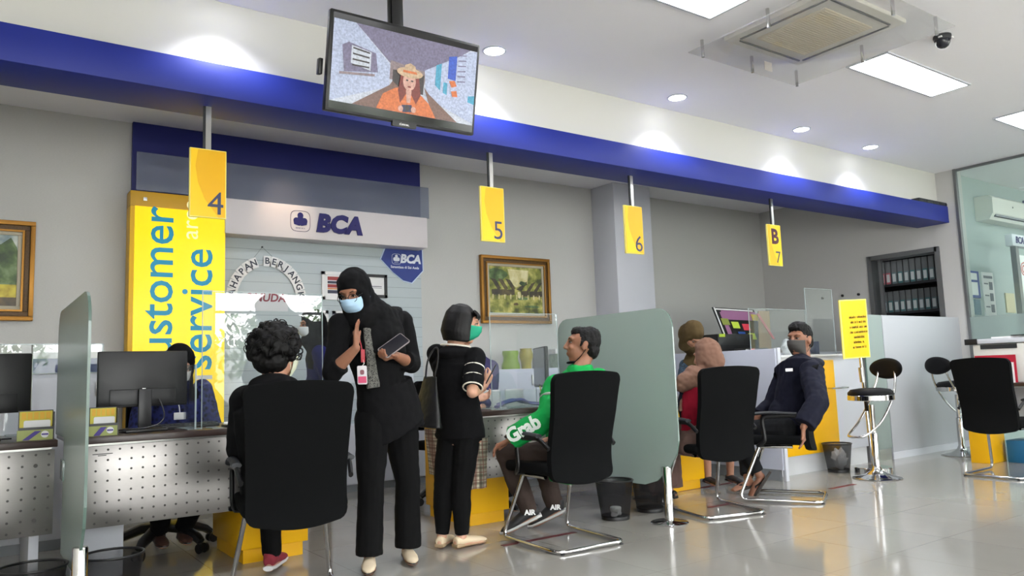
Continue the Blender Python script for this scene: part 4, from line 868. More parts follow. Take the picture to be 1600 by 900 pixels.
# bins
def bin_(x, y, label, crumple=True, seed=0, h=.27):
    t = thing('waste_bin', label, 'waste bin', (x, y, 0), 0, 'black wire mesh waste bins')
    mm = glass('wire_mesh', (22, 22, 24), .3, .40, 1., .3, (255, 255, 255))
    MB().lathe([(.095, .004), (.128, h)], (x, y, 0), 32).build('mesh_wall', mm, t) if False else None
    b = MB()
    def g(u, v): a = 2*PI*u; r = .10+.035*v; return V((x+r*math.cos(a), y+r*math.sin(a), .004+(h-.008)*v))
    b.slab(g, 32, 1, lambda u, v: V((-.002*math.cos(2*PI*u), -.002*math.sin(2*PI*u), 0))); b.build('mesh_wall', mm, t)
    b = MB(); b.tube([(x+.136*math.cos(2*PI*k/32), y+.136*math.sin(2*PI*k/32), h) for k in range(32)], .006, 8, closed=True); b.build('rim', m_black, t)
    MB().lathe([(0, 0), (.10, 0), (.103, .02), (.099, .03), (0, .008)], (x, y, 0), 32).build('bottom', m_black, t)
    if crumple:
        rr = random.Random(seed)
        b = MB(); c_ = V((x-.01, y-.02, .055)); b.ball(c_, (.05, .04, .035) if seed != 7 else (.07, .06, .09), u=16, v=12)
        if seed == 7: bmesh.ops.translate(b.bm, verts=b.bm.verts, vec=(.01, 0, .06))
        for v in b.bm.verts: v.co += (v.co-c_)*(.6*noise.noise(v.co*30+V((seed, 0, 0))))
        b.build('crumpled_paper', m_paper, t)
bin_(3.85, 4.24, 'black mesh bin with white paper scraps beside the chair of the man in green', True, 1); bin_(4.24, 4.28, 'black mesh bin seen through the frosted glass beside the chrome post', False)
bin_(7.0, 4.47, 'black mesh bin with a brown and white bag in front of the yellow counter', True, 7); bin_(.285, 4.17, 'black mesh bin at the bottom left corner, left of the glass screen', False); bin_(.61, 4.20, 'black mesh bin at the bottom edge just right of the left glass screen', False)
# floor tape
for k, (a, c_, lab) in enumerate((((785, 853), (900, 832), 'red tape strip on the floor under the chair of the man in green'), ((1108, 793), (1150, 785), 'red tape strip on the floor under the brown scarf woman\'s chair'), ((1297, 764), (1340, 757), 'red tape strip on the floor before the sign stand'), ((1060, 768), (1180, 757), 'dark tape strip on the floor in front of the glass screen desk'))):
    p, q = atz(*a), atz(*c_); o = MB().box(p.x, q.x, p.y-.022, p.y+.022, .0005, .0015).build('floor_tape', mat('red_tape', (92, 20, 26), .5)); tag(o, lab, 'floor tape', 'floor tape marks')
# plaid cloth bag hanging on the desk pedestal
def plaid():
    m = bpy.data.materials.new('plaid_cloth'); m.use_nodes = True; n = m.node_tree.nodes; l = m.node_tree.links; b = n['Principled BSDF']; b.inputs['Roughness'].default_value = .9
    tc = n.new('ShaderNodeTexCoord'); prev = None
    for ax, s_, off, col in (('Z', 15, 0, (60, 56, 40)), ('Y', 15, 0, (60, 56, 40)), ('X', 15, 0, (60, 56, 40)), ('Z', 15, .5, (110, 60, 50)), ('Y', 15, .5, (110, 60, 50)), ('X', 15, .5, (110, 60, 50))):
        sp = n.new('ShaderNodeSeparateXYZ'); l.new(tc.outputs['Object'], sp.inputs[0]); mu = n.new('ShaderNodeMath'); mu.operation = 'MULTIPLY'; mu.inputs[1].default_value = s_*1.3; l.new(sp.outputs[ax], mu.inputs[0])
        ad = n.new('ShaderNodeMath'); ad.operation = 'ADD'; ad.inputs[1].default_value = off+100; l.new(mu.outputs[0], ad.inputs[0]); fr = n.new('ShaderNodeMath'); fr.operation = 'FRACT'; l.new(ad.outputs[0], fr.inputs[0])
        lt = n.new('ShaderNodeMath'); lt.operation = 'LESS_THAN'; lt.inputs[1].default_value = .32 if off == 0 else .14; l.new(fr.outputs[0], lt.inputs[0]); sc2 = n.new('ShaderNodeMath'); sc2.operation = 'MULTIPLY'; sc2.inputs[1].default_value = .6; l.new(lt.outputs[0], sc2.inputs[0])
        mx = n.new('ShaderNodeMixRGB'); l.new(sc2.outputs[0], mx.inputs[0]); mx.inputs[2].default_value = (*lin(col), 1)
        if prev: l.new(prev.outputs[0], mx.inputs[1])
        else: mx.inputs[1].default_value = (*lin((206, 198, 176)), 1)
        prev = mx
    l.new(prev.outputs[0], b.inputs['Base Color']); return m
pl = plaid()
def cloth(x, y0, y1, z0, z1, label, alongx=False):
    b = MB()
    def f(u, v):
        w_ = .012*math.sin(u*9+v*2); z = z1-(z1-z0)*v
        return V((x-.012-w_, y0+(y1-y0)*(u*(1-.12*v)+.06*v), z)) if not alongx else V((y0+(y1-y0)*(u*(1-.12*v)+.06*v), x-.012-w_, z))
    b.slab(f, 14, 10, V((-.006, 0, 0)) if not alongx else V((0, -.006, 0))); tag(b.build('cloth_bag', pl), label, 'cloth bag', 'plaid cloth bags')
cloth(2.93, 4.80, 5.32, .32, .66, 'plaid cloth bag hanging on the yellow pedestal left of the striped shirt woman\'s legs')
cloth(4.600, 2.84, 3.0, .28, .62, 'plaid cloth bag corner hanging right of the striped shirt woman\'s legs', True)

# ================================================================ archive window, next room
m_fol = mat('folder_grey', (96, 100, 102), .6); fcols = [mat('folder_red', (168, 84, 96), .6), mat('folder_teal', (64, 108, 112), .6), mat('folder_steel', (92, 110, 116), .6)]
t = thing('archive_shelf', 'dark shelf unit seen through the small archive window', 'shelf unit', (XE+.4, 5.23, 0)); shelf_unit = t
for z in (.0, 1.69, 2.08, 2.50): MB().box(XE+.215, XE+.6, 4.77, 6.0, z, z+.03).build('shelf', m_dark, t)
for y in (4.77, 5.97): MB().box(XE+.215, XE+.6, y, y+.03, 0, 2.53).build('upright', m_dark, t)
MB().box(XE+.6, XE+.62, 4.77, 6.0, 0, 2.53).build('back_panel', m_black, t)
struct(MB().box(XE+1.1, XE+1.2, 4.76, YB, 0, ZC).build('wall_archive', m_wall)); shelf_unit.location.x += .25
panel(XE+.22, XE+.44, 4.8, 6.0, 'narrow light panel over the archive shelves beyond the end wall')
lab_m = mat('folder_label', (188, 196, 196), .7)
for row, z in enumerate((2.112, 1.722)):
    n = 13
    for k in range(n):
        y = 4.82+k*.085; h_ = .32 if row == 0 else .29
        f = thing('binder', 'x', 'binder', (XE+.36, y, z), 0, 'grey box files on the archive shelves')
        f['label'] = ('red labelled' if row == 0 and k > 9 else 'grey-teal') + ' box file standing on the %s archive shelf' % ('upper' if row == 0 else 'lower')
        bx = f
        MB().box(XE+.25, XE+.5, y, y+.072, z, z+h_, .003, M4.Translation((0, 0, 0))).build('cover', m_fol, f)
        MB().box(XE+.245, XE+.25, y+.004, y+.068, z+.005, z+.16).build('spine_band', fcols[0] if (row == 0 and k > 9) else fcols[1+k % 2], f); MB().box(XE+.243, XE+.246, y+.014, y+.058, z+.03, z+.14).build('label', lab_m, f); f.location.x += .24
# air conditioner on the wall beyond the glass
t = thing('wall_air_conditioner', 'white split air conditioner on the wall beyond the glass', 'air conditioner', (11.2, 4.5, 2.82))
b = MB(); b.prism([(0, 0), (-.16, .0), (-.215, .08), (-.22, .28), (-.17, .315), (0, .315)], 1.42, basis((10.72, YF, 2.825), (0, 1, 0), (0, 0, 1), (1, 0, 0))); b.build('body', mat('ac_white', (214, 214, 208), .4), t)
MB().box(10.80, 12.0, YF-.205, YF-.185, 2.86, 2.905, 0, None).build('air_outlet', m_dark, t)
for z in (2.872, 2.888): MB().box(10.80, 12.0, YF-.215, YF-.205, z, z+.006).build('louvre', m_white, t)
MB().cyl((11.3, YF-.2205, 3.02), (11.3, YF-.2235, 3.02), .012).build('indicator', m_dark, t)
def poster(px0, py0, px1, py1, label, base, bits):
    p, q = aty(px0, py0, YF), aty(px1, py1, YF); x0, x1, z0, z1 = p.x, q.x, q.z, p.z; t = thing('wall_poster', label, 'poster', ((x0+x1)/2, YF, z0)); MB().box(x0, x1, YF-.015, YF, z0, z1).build('board', base, t)
    for (u0, v0, u1, v1, m_) in bits: MB().box(x0+(x1-x0)*u0, x0+(x1-x0)*u1, YF-.018, YF-.015, z1-(z1-z0)*v1, z1-(z1-z0)*v0).build('sheet', m_, t)
bluep = mat('poster_blue', (34, 62, 140), .5); inkp = mat('poster_ink', (110, 116, 124), .6)
poster(1503, 422, 1531, 466, 'blue framed licence board on the wall beyond the glass', bluep, [(.18, .08, .85, .33, m_paper), (.18, .42, .85, .9, m_paper)])
poster(1504, 468, 1520, 492, 'white leaflet under the blue board beyond the glass', m_paper, [])
poster(1521, 468, 1532, 492, 'grey-blue leaflet under the blue board beyond the glass', mat('leaf_blue', (110, 136, 150), .6), [])
poster(1532, 425, 1556, 494, 'tall white poster with three dark figures beyond the glass', m_paper, [(.55, .22, .85, .40, inkp), (.55, .48, .85, .66, inkp), (.55, .74, .85, .92, inkp), (.1, .25, .45, .28, inkp), (.1, .52, .45, .55, inkp), (.1, .78, .45, .81, inkp), (.1, .08, .9, .14, inkp)])
poster(1569, 458, 1586, 489, 'small cream plate on the wall beyond the glass', mat('cream', (200, 192, 160), .6), [])
p = aty(1575, 366, 4.0)
t = thing('atm_sign', 'white illuminated BCA fascia sign beyond the glass at the right edge', 'sign', (p.x+.4, 4.0, 0))
q = aty(1576, 384, 4.0); MB().box(p.x, p.x+1.1, 3.96, 4.04, q.z, p.z, .004).build('sign_box', m_white, t)
b = MB(); b.text('BCA', .115, front(p.x+.19, 3.956, (p.z+q.z)/2), .003, bold=.002, shear=.18); b.build('lettering', m_logo, t)
MB().box(p.x+.09, p.x+.17, 3.97, 4.03, 0, q.z).build('post', m_alu, t); MB().box(p.x-.05, p.x+1.2, 4.31, 4.36, 0, 3.2).build('back_panel', mat('navy_next', (36, 44, 110), .5), t) if False else None
MB().box(p.x+.20, p.x+1.0, 3.98, 4.01, .9, q.z-.1, .004).build('poster', m_paper, t); b = MB(); b.text('@', .18, front(p.x+.28, 3.978, q.z-.26), .002); b.build('lettering', mat('poster_red', (190, 60, 60), .5), t)
t = thing('navy_wall_panel', 'dark blue panel high on the wall right of the air conditioner beyond the glass', 'wall panel', (12.9, YF, 2.3)); MB().box(12.2, 13.8, YF-.06, YF, 2.45, 3.25, .003).build('panel', m_navy, t)
# right service desk
t = thing('service_desk', 'service desk with a yellow end pedestal behind the empty chair at the right', 'desk', (8.75, 2.6, 0))
MB().box(8.35, 9.15, 1.2, 3.92, .765, .80, .003).build('desktop', m_top, t); MB().box(8.40, 8.72, 3.68, 3.88, 0, .765, .004).build('pedestal', m_yellow, t); MB().box(8.95, 8.98, 1.3, 3.68, .35, .74, .002).build('modesty_panel', m_white, t); MB().box(8.4, 9.1, 1.25, 1.32, 0, .765, .004).build('end_panel', m_white, t)
for k, y in enumerate((3.44, 3.24, 3.04)):
    o = MB().box(8.62, 8.88, y, y+.19, 0, .22, .006).build('storage_box', mat('box_blue%d' % (k > 0), (20, 90, 130) if k == 0 else (24, 66, 120), .5)); tag(o, ('bright blue storage box under the right desk, nearest the yellow pedestal', 'middle blue storage box under the right desk', 'blue storage box at the far right under the right desk')[k], 'storage box', 'blue storage boxes')
b0 = V((8.72, 3.42, .80))
t = thing('office_printer', 'white multifunction printer on the right desk behind the empty chair', 'printer', b0)
MB().box(8.58, 8.98, 3.34, 3.84, .80, 1.19, .012).build('body', mat('printer_white', (206, 206, 200), .4), t); MB().box(8.56, 9.0, 3.30, 3.88, 1.195, 1.245, .01).build('scanner_lid', m_white, t); MB().box(8.572, 8.58, 3.42, 3.76, 1.14, 1.185).build('paper_slot', m_dark, t)
MB().box(8.545, 8.565, 3.78, 3.90, 1.19, 1.25, .004).build('control_panel', m_black, t); b = MB(); b.box(8.60, 8.92, 3.40, 3.66, 1.246, 1.262, .002); b.build('loose_paper', m_paper, t); MB().box(8.56, 8.80, 3.30, 3.46, 1.263, 1.272).build('black_folder', m_black, t)
t = thing('notice_holder', 'red notice card with a white corner leaning against the white printer', 'notice', (8.52, 3.42, .80))
MB().box(8.515, 8.525, 3.42, 3.80, .80, 1.075).build('card', mat('notice_red', (170, 24, 50), .5), t); MB().box(8.508, 8.515, 3.44, 3.66, .80, 1.0).build('white_sheet', m_paper, t)
# outside trees seen only in reflections
random.seed(9)
for k, (x, y, h_) in enumerate(((3.3, -6.6, 1.7), (5.3, -7.2, 2.2), (.6, -7.5, 2.6), (7.6, -8, 2.8))):
    t = thing('street_tree', 'leafy tree outside the shop window, mirrored in the clear shields', 'tree', (x, y, -.05), 0, 'trees outside the shop window')
    MB().tube([(x, y, -.05), (x+.05, y, h_*.5), (x, y+.05, h_*.8)], [.07, .055, .03], 8).build('trunk', mat('bark', (90, 76, 60), .9), t)
    b = MB()
    for q in range(700):
        a = random.random()*2*PI; r = random.random()**.5*.9; zz = h_*.55+random.random()*h_*.6; c_ = V((x+r*math.cos(a)*(1.2-abs(zz-h_*.85)/h_), y+r*math.sin(a), zz)); d = V((random.uniform(-1, 1), random.uniform(-1, 1), random.uniform(-1, 1))).normalized(); e = d.cross(V((0, 0, 1))).normalized()
        b._m([b.bm.faces.new([b.bm.verts.new(c_+d*.12), b.bm.verts.new(c_+e*.04), b.bm.verts.new(c_-d*.12), b.bm.verts.new(c_-e*.06)])])
    b.build('foliage', mat('leaves', (96, 124, 70), .6), t, recalc=False)
# ================================================================ people
def rebuild(mb, voxel, smooth=2, amp=0., freq=12., seed=0, fold=None):
    """merges the shapes of mb into one continuous surface, relaxes it and adds soft cloth folds"""
    me = bpy.data.meshes.new('tmp'); mb.bm.to_mesh(me); mb.bm.free(); ob = bpy.data.objects.new('tmp', me); C.objects.link(ob)
    md = ob.modifiers.new('r', 'REMESH'); md.mode = 'VOXEL'; md.voxel_size = voxel; md.use_smooth_shade = True
    dg = bpy.context.evaluated_depsgraph_get(); m2 = bpy.data.meshes.new_from_object(ob.evaluated_get(dg))
    bpy.data.objects.remove(ob); bpy.data.meshes.remove(me)
    o = MB(); o.bm.from_mesh(m2); bpy.data.meshes.remove(m2)
    for _ in range(smooth): bmesh.ops.smooth_vert(o.bm, verts=o.bm.verts, factor=.5, use_axis_x=True, use_axis_y=True, use_axis_z=True)
    if amp:
        o.bm.normal_update(); off = V((seed*3.1, seed*1.7, 0)); mv = []
        for v in o.bm.verts:
            p = v.co+off; d = noise.noise(V((p.x*freq, p.y*freq, p.z*freq*.55)))+.5*noise.noise(p*freq*2.3)
            if fold: d += fold(v.co)
            mv.append(v.co+v.normal*amp*d)
        for v, c_ in zip(o.bm.verts, mv): v.co = c_
    for f in o.bm.faces: f.smooth = True
    return o
def J(px, py, Y): return aty(px, py, Y)
def adir(deg): a = math.radians(deg); return V((math.cos(a), math.sin(a), 0))
def frame(f, down=0., roll=0.):
    """head frame: forward, up, right from a heading, bowed by down degrees"""
    f = V(f).normalized(); s = V((f.y, -f.x, 0)).normalized(); u = V((0, 0, 1)); a = math.radians(down)
    f2 = f*math.cos(a)-u*math.sin(a); u2 = u*math.cos(a)+f*math.sin(a); r = math.radians(roll)
    return f2, (u2*math.cos(r)+s*math.sin(r)).normalized(), (s*math.cos(r)-u2*math.sin(r)).normalized()
class Person:
    def __init__(s, label, base, ang, h=1.65, sit=False, skin='skin', hd=None, hdown=0., hang=None, hroll=0., k=1., **ov):
        s.h = h; s.f = adir(ang); s.s = V((s.f.y, -s.f.x, 0)); s.b = V((base[0], base[1], 0)); s.k = k; s.skin = skin
        L = lambda r, f, u: s.b+s.s*r+s.f*f+V((0, 0, u))
        if sit:
            z = .50; j = dict(pv=L(0, 0, z+.10), ch=L(0, .0, z+.38), nk=L(0, .02, z+.56), hd=L(0, .05, z+.71))
            for n_, sg in (('l', -1), ('r', 1)):
                j['s'+n_] = L(sg*.17, .0, z+.52); j['e'+n_] = L(sg*.23, .06, z+.26); j['w'+n_] = L(sg*.16, .28, z+.22)
                j['h'+n_] = L(sg*.09, .0, z+.06); j['k'+n_] = L(sg*.12, .43, z+.03); j['a'+n_] = L(sg*.11, .42, .09)
        else:
            j = dict(pv=L(0, 0, .53*h), ch=L(0, 0, .72*h), nk=L(0, .0, .845*h), hd=L(0, .02, .925*h))
            for n_, sg in (('l', -1), ('r', 1)):
                j['s'+n_] = L(sg*.105*h, 0, .81*h); j['e'+n_] = L(sg*.14*h, .0, .63*h); j['w'+n_] = L(sg*.14*h, .06, .48*h)
                j['h'+n_] = L(sg*.052*h, 0, .51*h); j['k'+n_] = L(sg*.055*h, .01, .285*h); j['a'+n_] = L(sg*.055*h, 0, .06)
        j.update(ov)
        if hd is not None: j['hd'] = hd
        s.j = j; s.hf, s.hu, s.hs = frame(adir(ang if hang is None else hang), hdown, hroll)
        s.t = thing('person', label, 'person', (s.b.x, s.b.y, 0), 0)
        s.hands = {}; s.feet = {'l': s.f, 'r': s.f}
    def H(s, r, f, u): return s.j['hd']+(s.hs*r+s.hf*f+s.hu*u)*s.k
    def hm(s, c): return basis((0, 0, 0), s.hs, s.hf, s.hu).to_3x3().to_4x4()
    def hball(s, b, c, r): b.ball(s.H(*c), V(r)*s.k, s.hm(0), 16, 12)
    def chain(s, b, pts, rs, seg=12, ell=None, side=None):
        b.tube(pts, rs, seg, ell=ell, side=side)
        for p, r, e in zip(pts, rs, ell or [1]*len(pts)):
            if e == 1: b.ball(p, r, None, 12, 8)
    def hand(s, b, n_):
        j = s.j; w_ = j['w'+n_]; spec = s.hands.get(n_, {})
        fore = (w_-j['e'+n_]).normalized(); d = V(spec.get('d', fore)).normalized(); nrm = V(spec.get('n', s.s*(1 if n_ == 'l' else -1))); nrm = (nrm-d*nrm.dot(d)).normalized()
        th = V(spec.get('t', d.cross(nrm)*(1 if n_ == 'r' else -1))); th = (th-d*th.dot(d)-nrm*th.dot(nrm)).normalized()
        curl = spec.get('c', .5); sp = spec.get('sp', 1.); q = spec.get('k', 1.)
        pc = w_+d*.045*q
        b.tube([w_-d*.01, w_+d*.02*q, w_+d*.06*q, w_+d*.088*q], [.025*q, .033*q, .041*q, .038*q], 12, ell=[.75, .45, .36, .32], side=th)
        b.ball(w_+d*.085*q, (.02, .02, .02), None, 10, 6)
        for k, (o_, ln, r_) in enumerate(((.030, .072, .0085), (.0105, .080, .009), (-.0095, .074, .0085), (-.028, .058, .0075))):
            base = w_+d*.082*q+th*o_*q; c1 = curl if not isinstance(curl, (list, tuple)) else curl[k]; p = [base]; a = c1*.6; dd = d+th*o_*2.2*(sp-1+.15)
            for seg_, fr in ((0, .45), (1, .30), (2, .25)):
                v_ = (dd.normalized()*math.cos(a)+nrm*math.sin(a)); p.append(p[-1]+v_*ln*fr*q); a += c1*.9
            s.chain(b, p, [r_*q*1.08, r_*q, r_*q*.93, r_*q*.8], 8)
        a = spec.get('ta', .7); p = [w_+d*.022*q+th*.020*q, w_+d*.045*q+th*.040*q+nrm*.006, w_+d*.045*q+th*.040*q+(d*math.cos(a)+th*math.sin(a)*.8+nrm*.25).normalized()*.03*q]
        p.append(p[-1]+(d*1.1+th*.15+nrm*.3).normalized()*.026*q); s.chain(b, p, [.014*q, .0115*q, .010*q, .008*q], 8)
        return w_, d, nrm, th
    def torso(s, b, g=0., z0=None, w_=1., hem=None, hemr=.17, top=True, dk=1.):
        j = s.j; q = s.h/1.65 if s.h else 1; sm = (j['sl']+j['sr'])/2; half = (j['sl']-j['sr']).length/2; pv, ch = j['pv'], j['ch']; d = (pv-ch).normalized()
        side = (j['sr']-j['sl']).normalized()
        P = [pv+d*.10, pv+d*.02, pv.lerp(ch, .45), ch.lerp(pv, .1), ch.lerp(sm, .55), sm-(sm-ch).normalized()*.01, j['nk']]
        R_ = [.150, .158, .132, .148, .158, half*.93, .062]; E = [.68, .70, .72, .72, .66, .50, .95]
        if hem is not None: P = [hem]+P[1:]; R_[0] = hemr
        n = 7 if top else 6
        b.tube(P[:n], [(r*w_+g) for r in R_[:n]], 20, ell=[e*dk for e in E[:n]], side=side)
        b.ball(j['ch'].lerp(sm, .3), ((.14*w_+g), (.095*w_+g)*dk, .12), basis((0, 0, 0), side, side.cross((0, 0, 1)).normalized()*-1, (0, 0, 1)).to_3x3().to_4x4())
    def body(s, voxel=.0065, female=False):
        b = MB(); j = s.j; s.torso(b, -.008)
        k = s.k
        for c_, r_ in (((0, -.012, .018), (.073, .092, .092)), ((0, .026, -.032), (.059, .066, .084)), ((0, .052, -.094), (.028, .026, .02)), ((0, .068, .036), (.052, .022, .016)),
                       ((.032, .068, -.020), (.022, .02, .018)), ((-.032, .068, -.020), (.022, .02, .018)), ((0, .083, -.058), (.024, .014, .007)), ((0, .080, -.068), (.021, .014, .007)), ((0, .06, -.06), (.032, .03, .03)), ((0, -.05, -.05), (.05, .045, .05))): s.hball(b, c_, r_)
        b.tube([s.H(0, .084, .028), s.H(0, .094, .005), s.H(0, .108, -.024)], [.008*k, .009*k, .012*k], 8); s.hball(b, (0, .104, -.026), (.0125, .013, .010)); s.hball(b, (.011, .094, -.029), (.009, .011, .008)); s.hball(b, (-.011, .094, -.029), (.009, .011, .008))
        for sg in (-1, 1):
            s.hball(b, (sg*.073, -.008, -.008), (.010, .018, .031)); s.hball(b, (sg*.078, -.018, .004), (.006, .014, .022))
        b.tube([j['nk']-V((0, 0, .05)), j['nk'], s.H(0, -.022, -.07), s.H(0, -.01, -.03)], [.075, .054*k, .052*k, .05*k], 16)
        for n_ in 'lr':
            s.chain(b, [j['s'+n_], j['s'+n_].lerp(j['e'+n_], .4), j['e'+n_]], [.050, .043, .036]); s.chain(b, [j['e'+n_], j['e'+n_].lerp(j['w'+n_], .35), j['w'+n_]], [.036, .037, .0245])
            s.hand(b, n_)
            s.chain(b, [j['h'+n_], j['h'+n_].lerp(j['k'+n_], .5), j['k'+n_]], [.078, .066, .050]); s.chain(b, [j['k'+n_], j['k'+n_].lerp(j['a'+n_], .35), j['a'+n_]], [.050, .050, .031])
            a = j['a'+n_]; fd = V(s.feet[n_]).normalized(); s.chain(b, [a, a-fd*.03-V((0, 0, .035))], [.032, .030]); b.tube([a-fd*.045-V((0, 0, .045)), a+fd*.05-V((0, 0, .04)), a+fd*.12-V((0, 0, .052)), a+fd*.175-V((0, 0, .058))], [.028, .036, .040, .026], 10, ell=[.9, .75, .5, .42], side=fd.cross((0, 0, 1)))
        s.bm_body = rebuild(b, voxel, 2).build('body', skinmat(s.skin), s.t, sharp=0, recalc=False); return s
    def arms(s, b, n_, g, frac=1., cuff=1.):
        j = s.j; S, E, W = j['s'+n_], j['e'+n_], j['w'+n_]
        b.ball(S, .052+g, None, 14, 10)
        if frac <= 1: e = S.lerp(E, frac); s.chain(b, [S, S.lerp(e, .5)], [.050+g, .045+g]); b.tube([S, S.lerp(e, .5), e], [.050+g, .046+g, (.041+g)*cuff], 14)
        else: e = E.lerp(W, frac-1); s.chain(b, [S, S.lerp(E, .5), E], [.050+g, .046+g, .040+g]); b.tube([E, E.lerp(e, .5), e], [.040+g, .038+g, (.030+g)*cuff], 14)
    def trousers(s, b, g=.012, ankle=.045, knee=None, frac=1., hipk=1.):
        j = s.j; pv = j['pv']; side = (j['hr']-j['hl']).normalized(); d = (pv-j['ch']).normalized()
        b.tube([pv+d*.09, pv, pv-d*.07], [.150*hipk+g, .156*hipk+g, .140+g], 18, ell=[.72, .74, .72], side=side)
        for n_ in 'lr':
            K, A = j['k'+n_], j['a'+n_]; A2 = K.lerp(A, frac); kr_ = knee or .052+g
            s.chain(b, [j['h'+n_], j['h'+n_].lerp(K, .5), K], [.084*hipk+g, .070+g, kr_]); b.tube([K, K.lerp(A2, .4), A2], [kr_, .052+g, ankle], 14); 
    def eyes(s, col=(50, 32, 24)):
        b = MB(); c2 = MB()
        for sg in (-1, 1):
            b.ball(s.H(sg*.030, .0745, .010), V((.0105, .009, .0048))*s.k, s.hm(0), 12, 8); c2.ball(s.H(sg*.030, .0825, .010), V((.0052, .003, .0046))*s.k, s.hm(0), 10, 6)
        b.build('eye_white', mat('eye_white', (140, 132, 126), .3), s.t, sharp=0); c2.build('iris', mat('iris', col, .15), s.t, sharp=0)
        b = MB()
        for sg in (-1, 1): b.tube([s.H(sg*.046, .070, .032), s.H(sg*.032, .083, .038), s.H(sg*.016, .086, .033)], [.0025, .0042, .003], 6, ell=[.7]*3)
        for sg in (-1, 1): b.tube([s.H(sg*.044, .074, .012), s.H(sg*.031, .0855, .0175), s.H(sg*.018, .082, .011)], [.0018, .0026, .0018], 6)
        b.build('eyebrows', mat('hair_black', (12, 11, 11), .6), s.t, sharp=0)
    def mask(s, m, label=None, low=0., loops=True, shift=(0, 0, 0)):
        b = MB(); dx = V(shift)
        def f(u, v):
            az = math.radians(-82+164*u); vv = v; hz = -.004-.104*vv-.0; fr = .048+.058*math.exp(-((vv-.22)/.38)**2*.35)-.022*max(0, vv-.6)/.4-.012*(vv > .95); wd = .0635-.010*vv**2
            x = wd*math.sin(az)*1.02; y = .010+fr*max(math.cos(az), 0)**.8+.0014*math.sin(vv*26)*math.cos(az); top = .010*(1-abs(math.sin(az)))*(1-vv)
            return s.H(x+dx.x, y+dx.y, hz+top+dx.z-low)
        b.slab(f, 20, 14, lambda u, v: s.hf*.0025); o = b.build('face_mask', m, s.t, sharp=0)
        if label: o['label'] = label
        if loops:
            b = MB()
            for sg in (-1, 1):
                for z0, z1 in ((-.012, .012), (-.088, -.030)): b.tube([s.H(sg*.064, .018, z0-low), s.H(sg*.074, .0, (z0+z1)/2-low*.5), s.H(sg*.081, -.022, z1)], .0018*s.k, 6)
            b.build('ear_loop', m, s.t, sharp=0)
    def shoe(s, n_, m, kind='flat', m2=None, tilt=None):
        a = s.j['a'+n_]; fd = V(s.feet[n_]).normalized(); sd = fd.cross((0, 0, 1)).normalized(); z = a.z; up_ = V((0, 0, 1))
        if tilt: up_ = V(tilt).normalized()
        G = lambda f_, r, u: a+fd*f_+sd*r+up_*(u-.06)     # u measured from the sole
        b = MB()
        if kind in ('flat',):
            b.tube([G(-.055, 0, .034), G(-.03, 0, .034), G(.03, 0, .030), G(.10, 0, .024), G(.16, 0, .018), G(.195, 0, .012)], [.026, .033, .036, .041, .034, .012], 14, ell=[1., .95, .8, .58, .45, .5], side=sd)
            o = rebuild(b, .005, 2).build('shoe', m, s.t, sharp=0, recalc=False)
            b = MB(); b.tube([G(-.06, 0, .006), G(-.03, 0, .006), G(.03, 0, .005), G(.10, 0, .005), G(.16, 0, .005), G(.20, 0, .006)], [.024, .033, .034, .041, .033, .012], 14, ell=[.25, .18, .14, .12, .14, .3], side=sd); b.box(-.03, .03, -.06, -.0, 0, .02, .004, basis(a-up_*.06, sd, fd, up_)); b.build('sole', m2 or m_black, o, sharp=40)
        elif kind == 'sneaker':
            b.tube([G(-.06, 0, .045), G(-.035, 0, .055), G(.02, 0, .058), G(.07, 0, .045), G(.13, 0, .033), G(.19, 0, .026), G(.215, 0, .022)], [.030, .038, .040, .044, .046, .040, .018], 14, ell=[1.1, 1.15, 1.1, .85, .62, .55, .6], side=sd); b.tube([G(-.02, 0, .05), G(-.02, 0, .095)], [.040, .041], 14)
            o = rebuild(b, .005, 2).build('shoe', m, s.t, sharp=0, recalc=False)
            b = MB(); b.tube([G(-.07, 0, .014), G(-.035, 0, .013), G(.03, 0, .012), G(.12, 0, .012), G(.19, 0, .014), G(.225, 0, .018)], [.028, .041, .042, .050, .043, .018], 16, ell=[.5, .34, .32, .27, .32, .5], side=sd); b.build('sole', m2 or m_paper, o, sharp=50)
            b = MB()
            for q in range(4): b.tube([G(.035+.022*q, -.022, .062-.006*q+.028-.005*q), G(.035+.022*q, 0, .075-.006*q+.02-.006*q), G(.035+.022*q, .022, .062-.006*q+.028-.005*q)], .003, 6)
            b.build('laces', m2 or m_paper, o, sharp=0)
        return o
def skinmat(n):
    c_ = {'skin': (176, 128, 104), 'skin_tan': (142, 98, 76), 'skin_light': (194, 148, 124), 'skin_dark': (124, 82, 62)}[n]
    m = mat(n, c_, .5, noise_amt=.05, nscale=30); m.node_tree.nodes['Principled BSDF'].inputs['Subsurface Weight'].default_value = .08; return m
m_hair = mat('hair_black', (10, 9, 9), .6, spec=.25)
def cloth_m(n, rgb, r=.9, bump=.35, sc_=700): return mat(n, rgb, r, spec=.18, bump=bump, bscale=sc_, noise_amt=.08, nscale=12)
m_blk = cloth_m('black_cloth', (11, 11, 13)); m_blk2 = cloth_m('black_knit', (9, 9, 11)); m_blk3 = cloth_m('black_trouser', (9, 9, 10))
